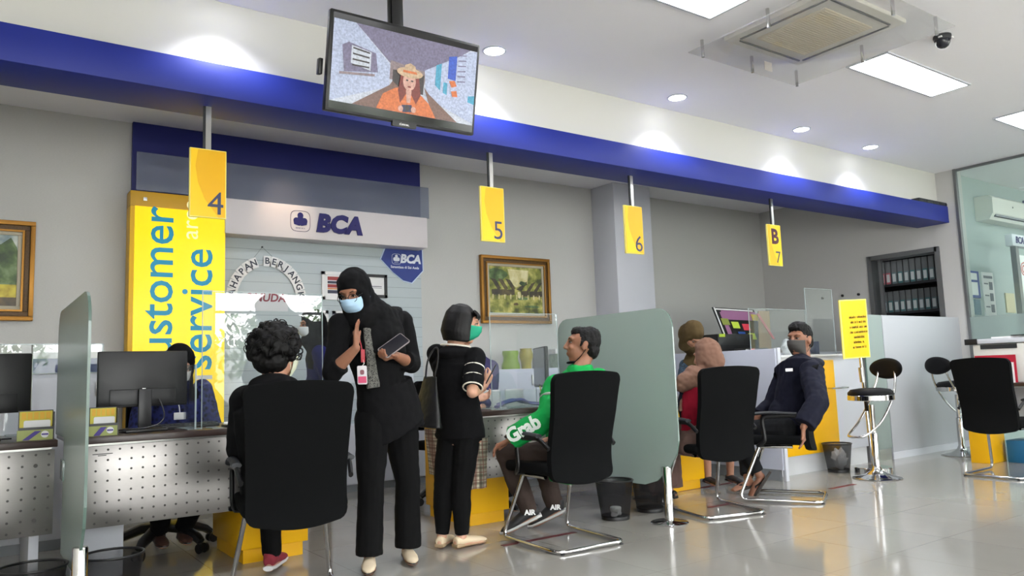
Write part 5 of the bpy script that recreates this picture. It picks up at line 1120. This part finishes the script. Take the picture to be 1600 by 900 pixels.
def hijab(p, m, drape=.16, fr=.07, bust=.20, voxel=.007, chin=True, cover=(), amp=.004, seed=1, sh=.17, name='head_scarf'):
    b = MB()
    for c_, r_ in (((0, -.030, .024), (.096, .104, .118)), ((0, -.055, -.04), (.092, .088, .11)), ((0, .0, .085), (.066, .080, .052)), ((.062, .0, -.02), (.026, .05, .09)), ((-.062, .0, -.02), (.026, .05, .09))): p.hball(b, c_, r_)
    n = 22; ring = [p.H(.064*math.cos(2*PI*k/n), .052+.012*math.sin(2*PI*k/n)-.020*abs(math.cos(2*PI*k/n)), -.012+.080*math.sin(2*PI*k/n)) for k in range(n)]
    b.tube(ring, [.019*p.k]*n, 8, closed=True)
    for k in range(n):
        a = 2*PI*k/n; b.ball(p.H(.060*math.cos(a), .020, -.012+.074*math.sin(a)), .026*p.k, None, 10, 6)
    nk = p.j['nk']; sm = (p.j['sl']+p.j['sr'])/2; side = (p.j['sr']-p.j['sl']).normalized(); ff = side.cross((0, 0, 1)).normalized()*-1
    if ff.dot(p.f) < 0: ff = -ff
    b.tube([p.H(0, -.012, -.05), p.H(0, .018, -.108), nk+ff*.02+V((0, 0, .02)), sm+ff*fr*.4+V((0, 0, .015)), sm+ff*fr*.7-V((0, 0, drape*.45)), sm+ff*fr-V((0, 0, drape))], [.084*p.k, .092*p.k, .115, sh*.86, sh*.90, bust*.58], 20, ell=[.95, .95, .9, .62, .60, .5], side=side)
    for c_, r_ in cover: b.ball(c_, r_)
    return rebuild(b, voxel, 3 if cover else 2, amp, 16, seed).build(name, m, p.t, sharp=0, recalc=False)

# ---------------------------------------------------------------- standing woman in black with a phone
p = Person('person in a black head scarf, glasses and pale blue mask standing with a phone', (2.03, 4.16), -118, 1.66, skin='skin_tan', hang=-136, hdown=24, hroll=4, k=1.02,
    hd=J(553, 459, 4.00), nk=J(574, 500, 4.08), ch=J(586, 548, 4.10), pv=J(602, 640, 4.15),
    sr=J(532, 508, 4.06), sl=J(628, 503, 4.16), er=J(520, 582, 3.98), wr=J(556, 544, 3.86), el=J(643, 568, 4.10), wl=J(619, 556, 3.90),
    hr=J(582, 655, 4.14), hl=J(624, 655, 4.18), kr=J(580, 755, 4.12), kl=J(637, 752, 4.16), ar=J(577, 866, 4.12), al=J(637, 860, 4.16))
p.j['ar'].z = p.j['al'].z = .075
p.hands['r'] = dict(d=(.02, -.02, 1), n=(.8, -.55, 0), t=(.35, .2, .1), c=.12, ta=.35, k=.95)
p.hands['l'] = dict(d=(-.80, -.28, -.12), n=(0, 0, 1), t=(.2, -.9, 0), c=.75, k=.95)
p.feet = {'l': V((-.30, -.95, 0)), 'r': V((-.45, -.9, 0))}
p.body(.0055); p.eyes()
b = MB(); p.torso(b, .022, hem=J(613, 672, 4.17), hemr=.205, w_=1.02)
b.tube([J(603, 600, 4.13), J(611, 640, 4.15), J(616, 674, 4.16)], [.175, .200, .208], 20, ell=[.66, .66, .64], side=(p.j['sr']-p.j['sl']).normalized())
p.arms(b, 'r', .016, 1.35, 1.25); p.arms(b, 'l', .018, 1.45, 1.25)
rebuild(b, .008, 2, .007, 11, 2).build('jacket', m_blk, p.t, sharp=0, recalc=False)
b = MB(); b.tube([J(574, 512, 3.965), J(578, 545, 3.955), J(581, 575, 3.965), J(583, 606, 3.975)], [.030, .032, .036, .046], 12, ell=[.45]*4, side=(p.j['sr']-p.j['sl']).normalized())
def weave(nm, a_, c_, sx_=120, sy_=60):
    m = bpy.data.materials.new(nm); m.use_nodes = True; n = m.node_tree.nodes; l = m.node_tree.links; tc = n.new('ShaderNodeTexCoord'); vo = n.new('ShaderNodeTexVoronoi'); vo.inputs['Scale'].default_value = sx_; l.new(tc.outputs['Object'], vo.inputs[0])
    r = n.new('ShaderNodeValToRGB'); r.color_ramp.elements[0].color = (*lin(a_), 1); r.color_ramp.elements[1].color = (*lin(c_), 1); r.color_ramp.elements[0].position = .25; r.color_ramp.elements[1].position = .6; l.new(vo.outputs['Distance'], r.inputs[0]); l.new(r.outputs[0], n['Principled BSDF'].inputs['Base Color']); n['Principled BSDF'].inputs['Roughness'].default_value = .9; return m
rebuild(b, .006, 2, .003, 20, 3).build('blouse', weave('grey_pattern', (26, 26, 28), (96, 95, 90)), p.t, sharp=0, recalc=False)
b = MB(); p.trousers(b, .022, .078, .074, 1.0, 1.0)
rebuild(b, .008, 2, .006, 10, 4).build('trousers', m_blk3, p.t, sharp=0, recalc=False)
hijab(p, m_blk, .19, .10, .26, .007, amp=.006, seed=5, sh=.185, cover=((J(573, 474, 4.07), .078), (J(586, 486, 4.09), .078), (J(597, 492, 4.10), .075), (J(570, 500, 4.02), .08)))
p.mask(mat('mask_blue', (168, 200, 226), .75, bump=.2, bscale=500), 'pale blue surgical mask')
b = MB()
for sg in (-1, 1):
    b.tube([p.H(sg*.031+.024*math.cos(2*PI*k/20), .100, .006+.022*math.sin(2*PI*k/20)) for k in range(20)], .0016, 6, closed=True); b.tube([p.H(sg*.055, .098, .010), p.H(sg*.072, .05, .012)], .0014, 6)
b.tube([p.H(-.008, .101, .010), p.H(0, .104, .013), p.H(.008, .101, .010)], .0016, 6); b.build('glasses', m_black, p.t, sharp=0)
fl = mat('beige_shoe', (196, 180, 154), .6)
for n_ in 'lr': p.shoe(n_, fl)
b = MB(); b.box(-.012, .012, -.002, .002, -.035, .035, .002, M4.Translation(J(567, 556, 3.90))); b.build('badge_clip', mat('badge_red', (150, 24, 40), .4), p.t)
b = MB(); b.tube([J(567, 562, 3.90), J(569, 568, 3.90), J(566, 572, 3.90), J(566, 574, 3.90)], .0025, 6); b.build('badge_ring', m_steel, p.t)
bd = MB().prism(rrect(.052, .10, .008), .003, basis(J(566, 586, 3.89), (.87, -.48, 0), (0, .05, 1), (-.48, -.87, 0))).build('id_badge', mat('badge_card', (200, 196, 200), .3), p.t)
b = MB(); M_ = basis(J(566, 586, 3.885), (.87, -.48, 0), (0, .05, 1), (-.48, -.87, 0)); b.prism(rrect(.044, .035, .003), .001, M_ @ M4.Translation((0, -.025, .003))); b.build('badge_print', mat('badge_pink', (190, 60, 100), .4), bd)
b = MB(); b.prism(rrect(.022, .026, .008), .001, M_ @ M4.Translation((0, .015, .003))); b.build('badge_photo', mat('badge_photo', (120, 70, 80), .5), bd)
b = MB(); b.tube([J(567, 552, 3.93), J(562, 530, 3.95), J(556, 505, 3.93)], .004, 6, ell=[.4]*3); b.build('lanyard', mat('badge_red', (150, 24, 40)), p.t)
a, c_ = J(597, 554, 3.86), J(633, 528, 3.88); ux = (c_-a).normalized(); uz = V((-.25, -.75, .6)); uz = (uz-ux*uz.dot(ux)).normalized(); uy = uz.cross(ux)
t = thing('mobile_phone', 'large dark phone in a pale case held flat by the standing person', 'mobile phone', ((a+c_)/2)); M_ = basis((a+c_)/2, ux, uy, uz)
MB().prism(rrect((c_-a).length, .078, .01), .009, M_).build('case', mat('phone_case', (150, 140, 140), .4), t); MB().prism(rrect((c_-a).length-.006, .072, .008), .001, M_ @ M4.Translation((0, 0, .009))).build('screen', mat('phone_screen', (30, 30, 36), .1), t)

# ---------------------------------------------------------------- woman with the bob and striped sleeves
p = Person('person with a black bob, green mask and black top with white sleeve stripes', (2.53, 4.26), 18, 1.50, skin='skin_light', hang=-30, hdown=12, k=1.06,
    hd=J(724, 506, 4.24), nk=J(712, 540, 4.27), ch=J(712, 580, 4.28), pv=J(718, 668, 4.28),
    sr=J(742, 560, 4.16), sl=J(682, 553, 4.40), er=J(738, 613, 4.06), wr=J(758, 601, 4.20), el=J(705, 622, 4.48), wl=J(742, 624, 4.42),
    hr=J(730, 680, 4.22), hl=J(704, 680, 4.32), kr=J(721, 765, 4.22), kl=J(693, 765, 4.32), ar=J(722, 845, 4.22), al=J(691, 846, 4.32))
p.j['ar'].z = p.j['al'].z = .07
p.hands['r'] = dict(d=(.75, .25, .75), n=(-.3, .9, .2), t=(-.5, -.1, .8), c=.5, k=.9); p.hands['l'] = dict(d=(.6, -.5, .15), n=(-.3, -.5, .6), c=.6, k=.88)
p.feet = {'l': V((.75, .65, 0)), 'r': V((1., .12, 0))}
p.body(.0055); p.eyes()
b = MB(); p.torso(b, .016, hem=J(718, 682, 4.28), hemr=.165, w_=.95); b.tube([J(714, 610, 4.28), J(717, 650, 4.28), J(718, 684, 4.28)], [.135, .155, .160], 18, ell=[.78, .8, .8], side=(p.j['sr']-p.j['sl']).normalized())
p.arms(b, 'r', .019, .86, 1.1); p.arms(b, 'l', .015, .86, 1.05); b.ball(p.j['nk']-V((.01, .01, .045)), (.125, .10, .05))
rebuild(b, .007, 2, .005, 11, 7).build('top', m_blk2, p.t, sharp=0, recalc=False)
S, E = p.j['sr'], p.j['er']; d = (E-S).normalized()
for f_ in (.30, .58, .86):
    c_ = S.lerp(E, f_); u_ = d.cross((0, 0, 1)).normalized(); v_ = d.cross(u_); r_ = .0655-.006*f_
    MB().tube([c_+u_*r_*math.cos(2*PI*k/24)+v_*r_*math.sin(2*PI*k/24) for k in range(24)], [.0048]*24, 6, closed=True).build('sleeve_stripe', mat('off_white', (220, 214, 200), .8), p.t, sharp=0)
nk = p.j['nk']; MB().tube([nk+V((.098*math.cos(2*PI*k/24), .086*math.sin(2*PI*k/24), -.004-.012*math.cos(2*PI*k/24))) for k in range(24)], [.006]*24, 6, closed=True).build('neck_trim', mat('off_white', (220, 214, 200)), p.t, sharp=0)
b = MB(); p.trousers(b, .008, .042, .062, .97, .92); rebuild(b, .007, 2, .004, 14, 8).build('trousers', m_blk3, p.t, sharp=0, recalc=False)
b = MB()
for c_, r_ in (((0, -.022, .026), (.084, .095, .096)), ((0, -.05, -.02), (.078, .066, .09))): p.hball(b, c_, r_)
for k in range(-11, 12):
    a = PI+math.radians(k*10.2); sx_, fy = math.sin(a), math.cos(a)
    dn = -.118+.0009*abs(k); b.tube([p.H(.045*sx_, -.016+.052*fy, .095), p.H(.074*sx_, -.014+.082*fy, .050), p.H(.084*sx_, -.012+.092*fy, -.005), p.H(.088*sx_, -.010+.096*fy, -.06), p.H(.088*sx_, -.002+.094*fy+.008, dn)], [.022, .026, .027, .026, .015], 10)
for k in range(-4, 5): b.tube([p.H(k*.015, .06-.004*abs(k), .085), p.H(k*.016, .088-.003*abs(k), .060), p.H(k*.016, .090-.004*abs(k), .036)], [.012, .010, .005], 8)
rebuild(b, .005, 6, .0012, 30, 3).build('hair', mat('hair_gloss', (9, 8, 9), .5, spec=.3), p.t, sharp=0, recalc=False)
p.mask(mat('mask_green', (24, 150, 116), .7), 'green surgical mask')
for n_ in 'lr': p.shoe(n_, mat('beige_flat', (204, 186, 156), .5), 'flat', mat('tan_sole', (160, 138, 108), .6))
a = J(767, 585, 4.14); t = thing('mobile_phone', 'small dark phone held up by the person with the black bob', 'mobile phone', a); MB().box(-.036, .036, -.004, .004, -.065, .065, .004, M4.Translation(a) @ M4.Rotation(math.radians(35), 4, 'Y') @ M4.Rotation(math.radians(60), 4, 'Z')).build('body', m_black, t)
# tote bag on her shoulder
t = thing('tote_bag', 'black leather tote bag on the shoulder of the person with the bob', 'bag', J(665, 640, 4.30))
le = mat('black_leather', (12, 12, 13), .42, bump=.2, bscale=150); b = MB(); q0 = [J(664, 590, 4.36), J(681, 586, 4.24)]; q1 = [J(650, 662, 4.44), J(680, 674, 4.16)]
sec = []
for k in range(9):
    u = k/8; a, c_ = q0[0].lerp(q1[0], u), q0[1].lerp(q1[1], u); sec.append((a.lerp(c_, .5), (a-c_).length/2*(1.15), .16+.22*u))
b.tube([x[0] for x in sec], [x[1] for x in sec], 20, ell=[x[2] for x in sec], side=(q0[1]-q0[0]).normalized()); rebuild(b, .006, 2, .004, 14, 3).build('body', le, t, sharp=0, recalc=False)
for oy in (0, .05): MB().tube(smoothpath([J(665, 592, 4.36-oy), J(668, 565, 4.37-oy), J(677, 547, 4.36-oy), J(684, 545, 4.33-oy), J(684, 565, 4.28-oy), J(679, 590, 4.26-oy)]), .007, 8, ell=[.5]*21).build('strap', le, t, sharp=0)

# ---------------------------------------------------------------- man in the green jacket
p = Person('person in a bright green jacket with white lettering sitting beside the glass screen', (3.16, 3.86), 112, 1.70, True, skin='skin_tan', hang=146, hdown=-6, k=1.04,
    hd=J(909, 539, 3.93), nk=J(907, 578, 3.90), ch=J(900, 635, 3.90), pv=J(893, 725, 3.95),
    sl=J(869, 608, 3.90), sr=J(935, 592, 4.08), el=J(858, 652, 3.84), wl=J(797, 687, 4.08), er=J(925, 668, 4.25), wr=J(850, 690, 4.35),
    hl=J(878, 718, 3.90), hr=J(895, 716, 4.08), kl=J(790, 706, 4.26), kr=J(842, 704, 4.42), al=J(828, 800, 4.18), ar=J(868, 792, 4.28))
p.hands['l'] = dict(d=(-.6, .45, -.35), n=(0, -.3, -1), t=(.2, .5, 0), c=.5); p.hands['r'] = dict(d=(-.6, .3, -.3), n=(0, 0, -1), c=.5)
p.feet = {'l': V((-.6, .45, -.32)), 'r': V((-.45, .5, -.3))}
p.body(.0055); p.eyes()
grn = cloth_m('green_jacket', (16, 150, 70), .65); b = MB(); p.torso(b, .02, w_=1.03); p.arms(b, 'l', .038, 1.93, 1.05); p.arms(b, 'r', .028, 1.9, 1.1)
b.tube([p.j['nk']-V((0, 0, .03)), p.j['nk']+V((0, 0, .03))], [.095, .078], 16)
rebuild(b, .007, 2, .009, 13, 11).build('jacket', grn, p.t, sharp=0, recalc=False)
S, E, W = p.j['sl'], p.j['el'], p.j['wl']
d = (E-S).normalized(); c_ = S.lerp(E, .42); u_ = d.cross((0, 0, 1)).normalized(); v_ = d.cross(u_)
MB().tube([c_+u_*.078*math.cos(2*PI*k/24)+v_*.078*math.sin(2*PI*k/24) for k in range(24)], [.010]*24, 6, closed=True).build('reflective_band', mat('reflective_grey', (170, 178, 172), .3), p.t, sharp=0)
d = (W-E).normalized(); vw = (EYE-E.lerp(W, .5)).normalized(); nn = (vw-d*vw.dot(d)).normalized(); ux = -d; uy = nn.cross(ux).normalized()
# lettering wrapped on the forearm sleeve
tb = MB(); tb.text('Grab', .118, M4.Identity(4), .002, bold=.005); bmesh.ops.subdivide_edges(tb.bm, edges=tb.bm.edges, cuts=1)
c0 = E.lerp(W, .50)+uy*.014; rr_ = .086
for v in tb.bm.verts:
    a = v.co.y/rr_; v.co = c0+ux*v.co.x+(nn*math.cos(a)+uy*math.sin(a))*(rr_+.006+v.co.z)
tb.build('lettering', mat('letter_white', (225, 235, 228), .5), p.t, sharp=0)
b = MB(); p.trousers(b, .02, .060, .070, 1.0, 1.0); rebuild(b, .007, 2, .008, 11, 12).build('trousers', cloth_m('brown_trouser', (60, 50, 46)), p.t, sharp=0, recalc=False)
b = MB()
for c_, r_ in (((0, -.030, .030), (.080, .092, .090)), ((0, -.062, -.028), (.070, .052, .062)), ((0, .02, .080), (.055, .055, .035)), ((0, -.05, .06), (.07, .07, .06))): p.hball(b, c_, r_)
for sg in (-1, 1): b.tube([p.H(sg*.076, .006, .02), p.H(sg*.075, .016, -.015)], [.010, .006], 6)
rebuild(b, .005, 1, .006, 45, 13).build('hair', m_hair, p.t, sharp=0, recalc=False)
b = MB()
for sg in (-1, 1): b.tube([p.H(sg*.080, -.018, -.03), p.H(sg*.068, .01, -.075), p.H(sg*.05, .045, -.115)], .003, 6)
b.tube([p.H(.045, .04, -.112), p.H(.03, .075, -.118), p.H(-.03, .075, -.118), p.H(-.045, .04, -.112)], .016, 8, ell=[.5]*4); o = b.build('face_mask', m_blk, p.t, sharp=0); o['label'] = 'black mask pulled down under the chin'
for n_ in 'lr':
    o = p.shoe(n_, mat('sneaker_black', (30, 30, 32), .6), 'sneaker', mat('sneaker_white', (200, 200, 200), .5), tilt=(-.15, .1, 1))
    a = p.j['a'+n_]; vw = (EYE-a).normalized(); rx = V((vw.y*-1, vw.x, 0)).normalized()*1; rx = -rx if rx.dot(rt) < 0 else rx; MB().text('AIR', .045, basis(a+vw*.058+V((0, 0, -.004)), rx, V((0, 0, 1)), vw), .002, bold=.002).build('lettering', m_paper, o)

# ---------------------------------------------------------------- seated person at the nearest chair
p = Person('person with dark curly hair in a black hoodie sitting on the nearest chair', (1.28, 3.92), 66, 1.70, True, skin='skin', hang=34, hdown=6, k=1.12,
    hd=J(434, 553, 3.88), nk=J(430, 600, 3.85), ch=J(432, 665, 3.84), pv=J(442, 765, 3.92), sl=J(386, 628, 3.96), sr=J(484, 628, 3.74), el=J(377, 700, 4.04), wl=J(410, 728, 4.24), er=J(520, 705, 3.86), wr=J(500, 725, 4.12),
    hl=J(422, 775, 3.96), hr=J(462, 775, 3.88), kl=V((1.40, 4.36, .56)), kr=V((1.56, 4.30, .58)), al=V((1.455, 4.47, .075)), ar=V((1.50, 4.28, .36)))
p.feet = {'l': V((.55, .8, 0)), 'r': V((.3, .9, -.3))}
p.body(.0065); p.eyes()
b = MB(); p.torso(b, .045, w_=1.12, dk=1.1, hem=p.j['pv']-V((0, 0, .09)), hemr=.20); p.arms(b, 'l', .035, 1.95, 1.1); p.arms(b, 'r', .035, 1.95, 1.1); b.ball(p.j['nk']-p.f*.06+V((0, 0, .0)), (.12, .10, .055)); b.ball(p.j['nk']-V((0, 0, .04)), (.17, .12, .06))
rebuild(b, .009, 2, .008, 9, 15).build('hoodie', m_blk, p.t, sharp=0, recalc=False)
b = MB(); p.trousers(b, .016, .052, .066, .97, 1.05); rebuild(b, .008, 2, .006, 11, 16).build('trousers', m_blk3, p.t, sharp=0, recalc=False)
rr = random.Random(3); b = MB()
for c_, r_ in (((0, -.025, .030), (.094, .104, .098)), ((0, -.050, -.035), (.084, .070, .065))): p.hball(b, c_, r_)
for k in range(170):
    a = rr.random()*2*PI; e = math.asin(rr.uniform(-.55, 1)); d = V((math.cos(e)*math.sin(a), math.cos(e)*math.cos(a), math.sin(e)))
    if d.y > .45 and d.z < .35: continue
    q = (d.x*.100, -.028+d.y*.108, .026+d.z*.104); p.hball(b, q, (.014+.010*rr.random(),)*3)
b = rebuild(b, .0055, 1, .004, 50, 17)
for k in range(110):
    a = rr.random()*2*PI; e = math.asin(rr.uniform(-.4, 1)); d = V((math.cos(e)*math.sin(a), math.cos(e)*math.cos(a), math.sin(e)))
    if d.y > .5 and d.z < .3: continue
    c0 = V((d.x*.108, -.028+d.y*.116, .026+d.z*.112)); w1 = V((rr.uniform(-1, 1), rr.uniform(-1, 1), rr.uniform(-1, 1))).cross(d).normalized()*.018; pts = [p.H(*(c0+w1*math.cos(q*.8)+d*(.014*math.sin(q*.8)+.002*q))) for q in range(6)]; b.tube(pts, .0022, 5)
b.build('hair', mat('hair_soft', (10, 9, 9), .6, spec=.25), p.t, sharp=0, recalc=False)
p.mask(mat('mask_cream', (196, 200, 176), .7), 'pale mask seen from behind the cheek')
for n_ in 'lr': p.shoe(n_, mat('red_canvas', (124, 36, 48), .8), 'sneaker', mat('sneaker_white', (200, 200, 200)))
b = MB(); a = p.j['al']; b.cyl(a+V((0, 0, .0)), a+V((0, 0, .07)), .040); b.build('sock', mat('patterned_sock', (60, 62, 80), .9, noise_amt=.6, nscale=120), p.t, sharp=0)

# ---------------------------------------------------------------- woman in the brown head scarf
p = Person('person in a dusty brown head scarf seen from behind, red tunic and dark sleeves', (4.60, 4.02), 100, 1.58, True, skin='skin', hang=96, hdown=8, k=1.0,
    hd=J(1103, 558, 4.0), nk=J(1100, 592, 3.98), ch=J(1098, 635, 3.98), pv=J(1092, 690, 4.02), sl=J(1078, 600, 4.02), sr=J(1128, 598, 3.96), el=J(1070, 635, 4.08), wl=J(1073, 655, 4.22), er=J(1135, 650, 4.0), wr=J(1110, 665, 4.2))
p.hands['l'] = dict(d=(.1, .3, -.5), c=.8, k=.85)
p.feet = {'l': p.f, 'r': p.f}
p.body(.0065)
red = cloth_m('red_tunic', (130, 16, 36)); b = MB(); p.torso(b, .02, w_=1.05); rebuild(b, .008, 2, .006, 12, 21).build('tunic', red, p.t, sharp=0, recalc=False)
b = MB(); p.arms(b, 'l', .016, 1.75, 1.1); p.arms(b, 'r', .016, 1.8, 1.1); rebuild(b, .007, 2, .004, 14, 22).build('sleeves', cloth_m('navy_sleeve', (30, 32, 44)), p.t, sharp=0, recalc=False)
sk_ = cloth_m('brown_skirt', (92, 72, 66)); b = MB(); p.trousers(b, .05, .11, .10, .95, 1.1)
for f_ in (.3, .6, .9): b.ball(p.j['hl'].lerp(p.j['hr'], .5).lerp(p.j['kl'].lerp(p.j['kr'], .5), f_), (.12, .10, .09))
b.tube([p.j['kl'].lerp(p.j['kr'], .5), p.j['al'].lerp(p.j['ar'], .5)+V((0, 0, .05))], [.17, .19], 18, ell=[.6, .6], side=p.s); rebuild(b, .009, 2, .008, 10, 23).build('skirt', sk_, p.t, sharp=0, recalc=False)
br = cloth_m('brown_scarf', (122, 92, 78), .85); hijab(p, br, .20, .02, .42, .007, amp=.012, seed=9, sh=.235, cover=((J(1074, 596, 4.02), (.085, .085, .075)), (J(1066, 604, 4.04), (.06, .06, .05)), (J(1084, 588, 4.0), .08), (J(1118, 592, 3.96), .08)))
for n_ in 'lr': p.shoe(n_, m_black, 'flat')

# ---------------------------------------------------------------- man in the dark blue jacket
p = Person('person in a dark navy jacket and grey mask leaning back with legs crossed', (5.42, 3.90), 128, 1.68, True, skin='skin_tan', hang=184, hdown=2, k=1.14,
    hd=J(1249, 531, 3.86), nk=J(1256, 566, 3.84), ch=J(1243, 610, 3.86), pv=J(1232, 668, 3.90), sl=J(1268, 582, 3.60), sr=J(1228, 580, 4.05), el=J(1277, 630, 3.42), wl=J(1255, 668, 3.46), er=J(1205, 630, 4.15), wr=J(1185, 650, 4.2),
    hl=J(1226, 672, 3.84), hr=J(1226, 668, 4.02), kl=J(1150, 672, 4.28), kr=J(1160, 668, 4.40), al=J(1186, 742, 4.16), ar=J(1168, 748, 4.25))
p.hands['l'] = dict(d=(-.18, -.05, -1), n=(-.5, .6, 0), t=(-.5, -.1, 0), c=.32)
p.feet = {'l': V((.25, -.25, .9)), 'r': V((-.7, -.2, 0))}; p.feet = {'l': V((-.35, .05, -.9)), 'r': V((.9, -.35, -.15))}
p.feet['l'] = V((.55, -.25, .75))*-1; p.feet['r'] = V((-.8, .1, -.1))
p.body(.0055); p.eyes()
nv = cloth_m('navy_jacket', (16, 18, 34), .7); b = MB(); p.torso(b, .03, w_=1.06, dk=1.12); p.arms(b, 'l', .042, 1.9, 1.1); p.arms(b, 'r', .024, 1.9, 1.1); b.ball(p.j['nk']-p.f*.07-V((0, 0, .01)), (.10, .085, .05)); b.ball(p.j['ch'].lerp(p.j['pv'], .6)+p.f*.06, (.13, .12, .12))
rebuild(b, .007, 2, .009, 12, 31).build('jacket', nv, p.t, sharp=0, recalc=False)
M_ = J(1234, 577, 3.62); MB().box(-.03, .03, -.002, .002, -.012, .012, .001, M4.Translation(J(1233, 578, 3.73)) @ M4.Rotation(-.5, 4, 'Z')).build('chest_patch', m_paper, p.t)
b = MB(); p.trousers(b, .018, .055, .066, .93, 1.05); rebuild(b, .007, 2, .007, 12, 32).build('trousers', cloth_m('charcoal_trouser', (28, 29, 31)), p.t, sharp=0, recalc=False)
b = MB()
for c_, r_ in (((0, -.026, .036), (.081, .092, .090)), ((0, -.062, -.015), (.070, .050, .060)), ((0, .035, .088), (.056, .045, .026)), ((0, .0, .085), (.07, .075, .05))): p.hball(b, c_, r_)
for k in range(45):
    a = random.random()*2*PI; d = V((math.sin(a)*.5, math.cos(a)*.7, 1)).normalized(); p.hball(b, (d.x*.07, -.02+d.y*.08, .04+d.z*.08), (.012, .012, .016))
rebuild(b, .005, 1, .006, 45, 33).build('hair', m_hair, p.t, sharp=0, recalc=False)
p.mask(mat('mask_charcoal', (70, 68, 66), .85), 'dark grey cloth mask')
sole = mat('sandal_sole', (56, 50, 46), .8)
for n_ in 'lr':
    a = p.j['a'+n_]; fd = V(p.feet[n_]).normalized(); sd = fd.cross((0, 0, 1)).normalized(); u_ = sd.cross(fd)
    if n_ == 'l': u_ = V((-.5, .75, .25)); u_ = (u_-fd*u_.dot(fd)).normalized(); sd = fd.cross(u_)
    q = basis(a-u_*.07+fd*.05, sd, fd, u_); pts = [(.042*math.cos(t_)*(1.1 if math.sin(t_) > 0 else .85), .125*math.sin(t_)) for t_ in [2*PI*k/24 for k in range(24)]]
    o = MB().prism(pts, .018, q, True).build('sandal', sole, p.t); MB().tube([q @ V((-.04, .0, .018)), q @ V((-.02, .05, .045)), q @ V((0, .08, .022)), q @ V((.02, .05, .045)), q @ V((.04, 0, .018))], .007, 8).build('sandal_strap', m_black, o)

# ---------------------------------------------------------------- staff
def staff(label, base, ang, shirt, scarf=None, hair=None, ov=None, skin='skin', sit=True, hdown=0, h=1.6, hang=None, seed=40, pants=True, mask=None):
    p = Person(label, base, ang, h, sit, skin=skin, hdown=hdown, hang=hang, **(ov or {})); p.body(.008); p.eyes()
    b = MB(); p.torso(b, .018); p.arms(b, 'l', .016, 1.85 if sit else 1.9, 1.1); p.arms(b, 'r', .016, 1.85 if sit else 1.9, 1.1); rebuild(b, .009, 2, .006, 12, seed).build('shirt', shirt, p.t, sharp=0, recalc=False)
    if pants: b = MB(); p.trousers(b, .018, .055, .066, .95); rebuild(b, .009, 2, .005, 12, seed+1).build('trousers', m_blk3, p.t, sharp=0, recalc=False)
    if scarf: hijab(p, scarf, .14, .04, .24, .008, amp=.005, seed=seed, sh=.17)
    if mask: p.mask(mask)
    return p
batik = weave('blue_batik', (12, 14, 48), (36, 44, 104), 40)
p = staff('person in a blue batik shirt and black head scarf hidden behind the second monitor', (1.13, 5.42), -92, batik, m_blk, ov=dict(hd=J(281, 572, 5.35), al=V((1.19, 5.42, .13)), ar=V((1.05, 5.42, .13)), kl=V((1.26, 5.05, .53)), kr=V((1.0, 5.05, .53))), seed=41, mask=mat('mask_white', (210, 214, 216), .7), hdown=25)
for n_ in 'lr': p.shoe(n_, mat('brown_shoe', (80, 56, 48), .5))
bd = MB().box(-.035, .035, -.003, .003, -.022, .022, .002, M4.Translation(J(281, 650, 5.18))).build('id_badge', m_paper, p.t); b = MB(); b.tube([J(281, 645, 5.18), J(280, 636, 5.19), J(276, 620, 5.22)], .003, 6); b.build('lanyard', m_steel, p.t)
p = staff('person in a navy shirt and black head scarf walking behind the curly haired person', (2.42, 6.20), 178, cloth_m('navy_shirt', (28, 30, 84)), m_blk, sit=False, h=1.60, seed=44, ov=dict(hd=J(487, 510, 6.2), nk=J(497, 538, 6.2), ch=J(502, 565, 6.2), sl=J(500, 552, 6.05), sr=J(500, 552, 6.36)), hdown=4, mask=mat('mask_white', (210, 214, 216)))
for n_ in 'lr': p.shoe(n_, m_black)
p = staff('person in a purple-grey shirt behind the middle desk, mostly hidden by the bob-haired person', (3.42, 5.50), -98, cloth_m('violet_shirt', (70, 66, 104)), None, seed=47, hdown=20, skin='skin_light',
    ov=dict(hd=J(722, 524, 5.40), nk=J(730, 550, 5.42), ch=J(750, 590, 5.42), pv=V((3.42, 5.52, .62)), sl=J(768, 575, 5.40), sr=J(722, 575, 5.45), el=J(768, 610, 5.25), wl=J(752, 640, 5.02), er=J(722, 612, 5.2), wr=J(738, 645, 5.05)))
b = MB(); p.hball(b, (0, -.026, .034), (.082, .094, .090)); p.hball(b, (0, -.06, -.03), (.072, .055, .07)); rebuild(b, .006, 1, .004, 40, 5).build('hair', m_hair, p.t, sharp=0, recalc=False)
for n_ in 'lr': p.shoe(n_, m_black)
p = staff('person in an olive brown head scarf and dark batik bending behind the glass screen', (5.72, 5.12), -112, weave('dark_batik', (12, 16, 26), (46, 70, 90), 55), cloth_m('olive_scarf', (82, 68, 44)), seed=50, hdown=62, hang=-100, pants=False,
    ov=dict(hd=J(1082, 524, 4.92), nk=J(1092, 548, 5.02), ch=J(1100, 590, 5.08), sl=J(1108, 568, 4.95), sr=J(1072, 572, 5.12), el=J(1112, 600, 4.9), wl=J(1085, 620, 4.8), er=J(1066, 600, 4.98), wr=J(1072, 618, 4.85)))
b = MB(); p.trousers(b, .03, .10, .09, .45, 1.0); rebuild(b, .009, 2, .005, 12, 52).build('skirt', m_blk3, p.t, sharp=0, recalc=False)
for n_ in 'lr': p.shoe(n_, m_black)
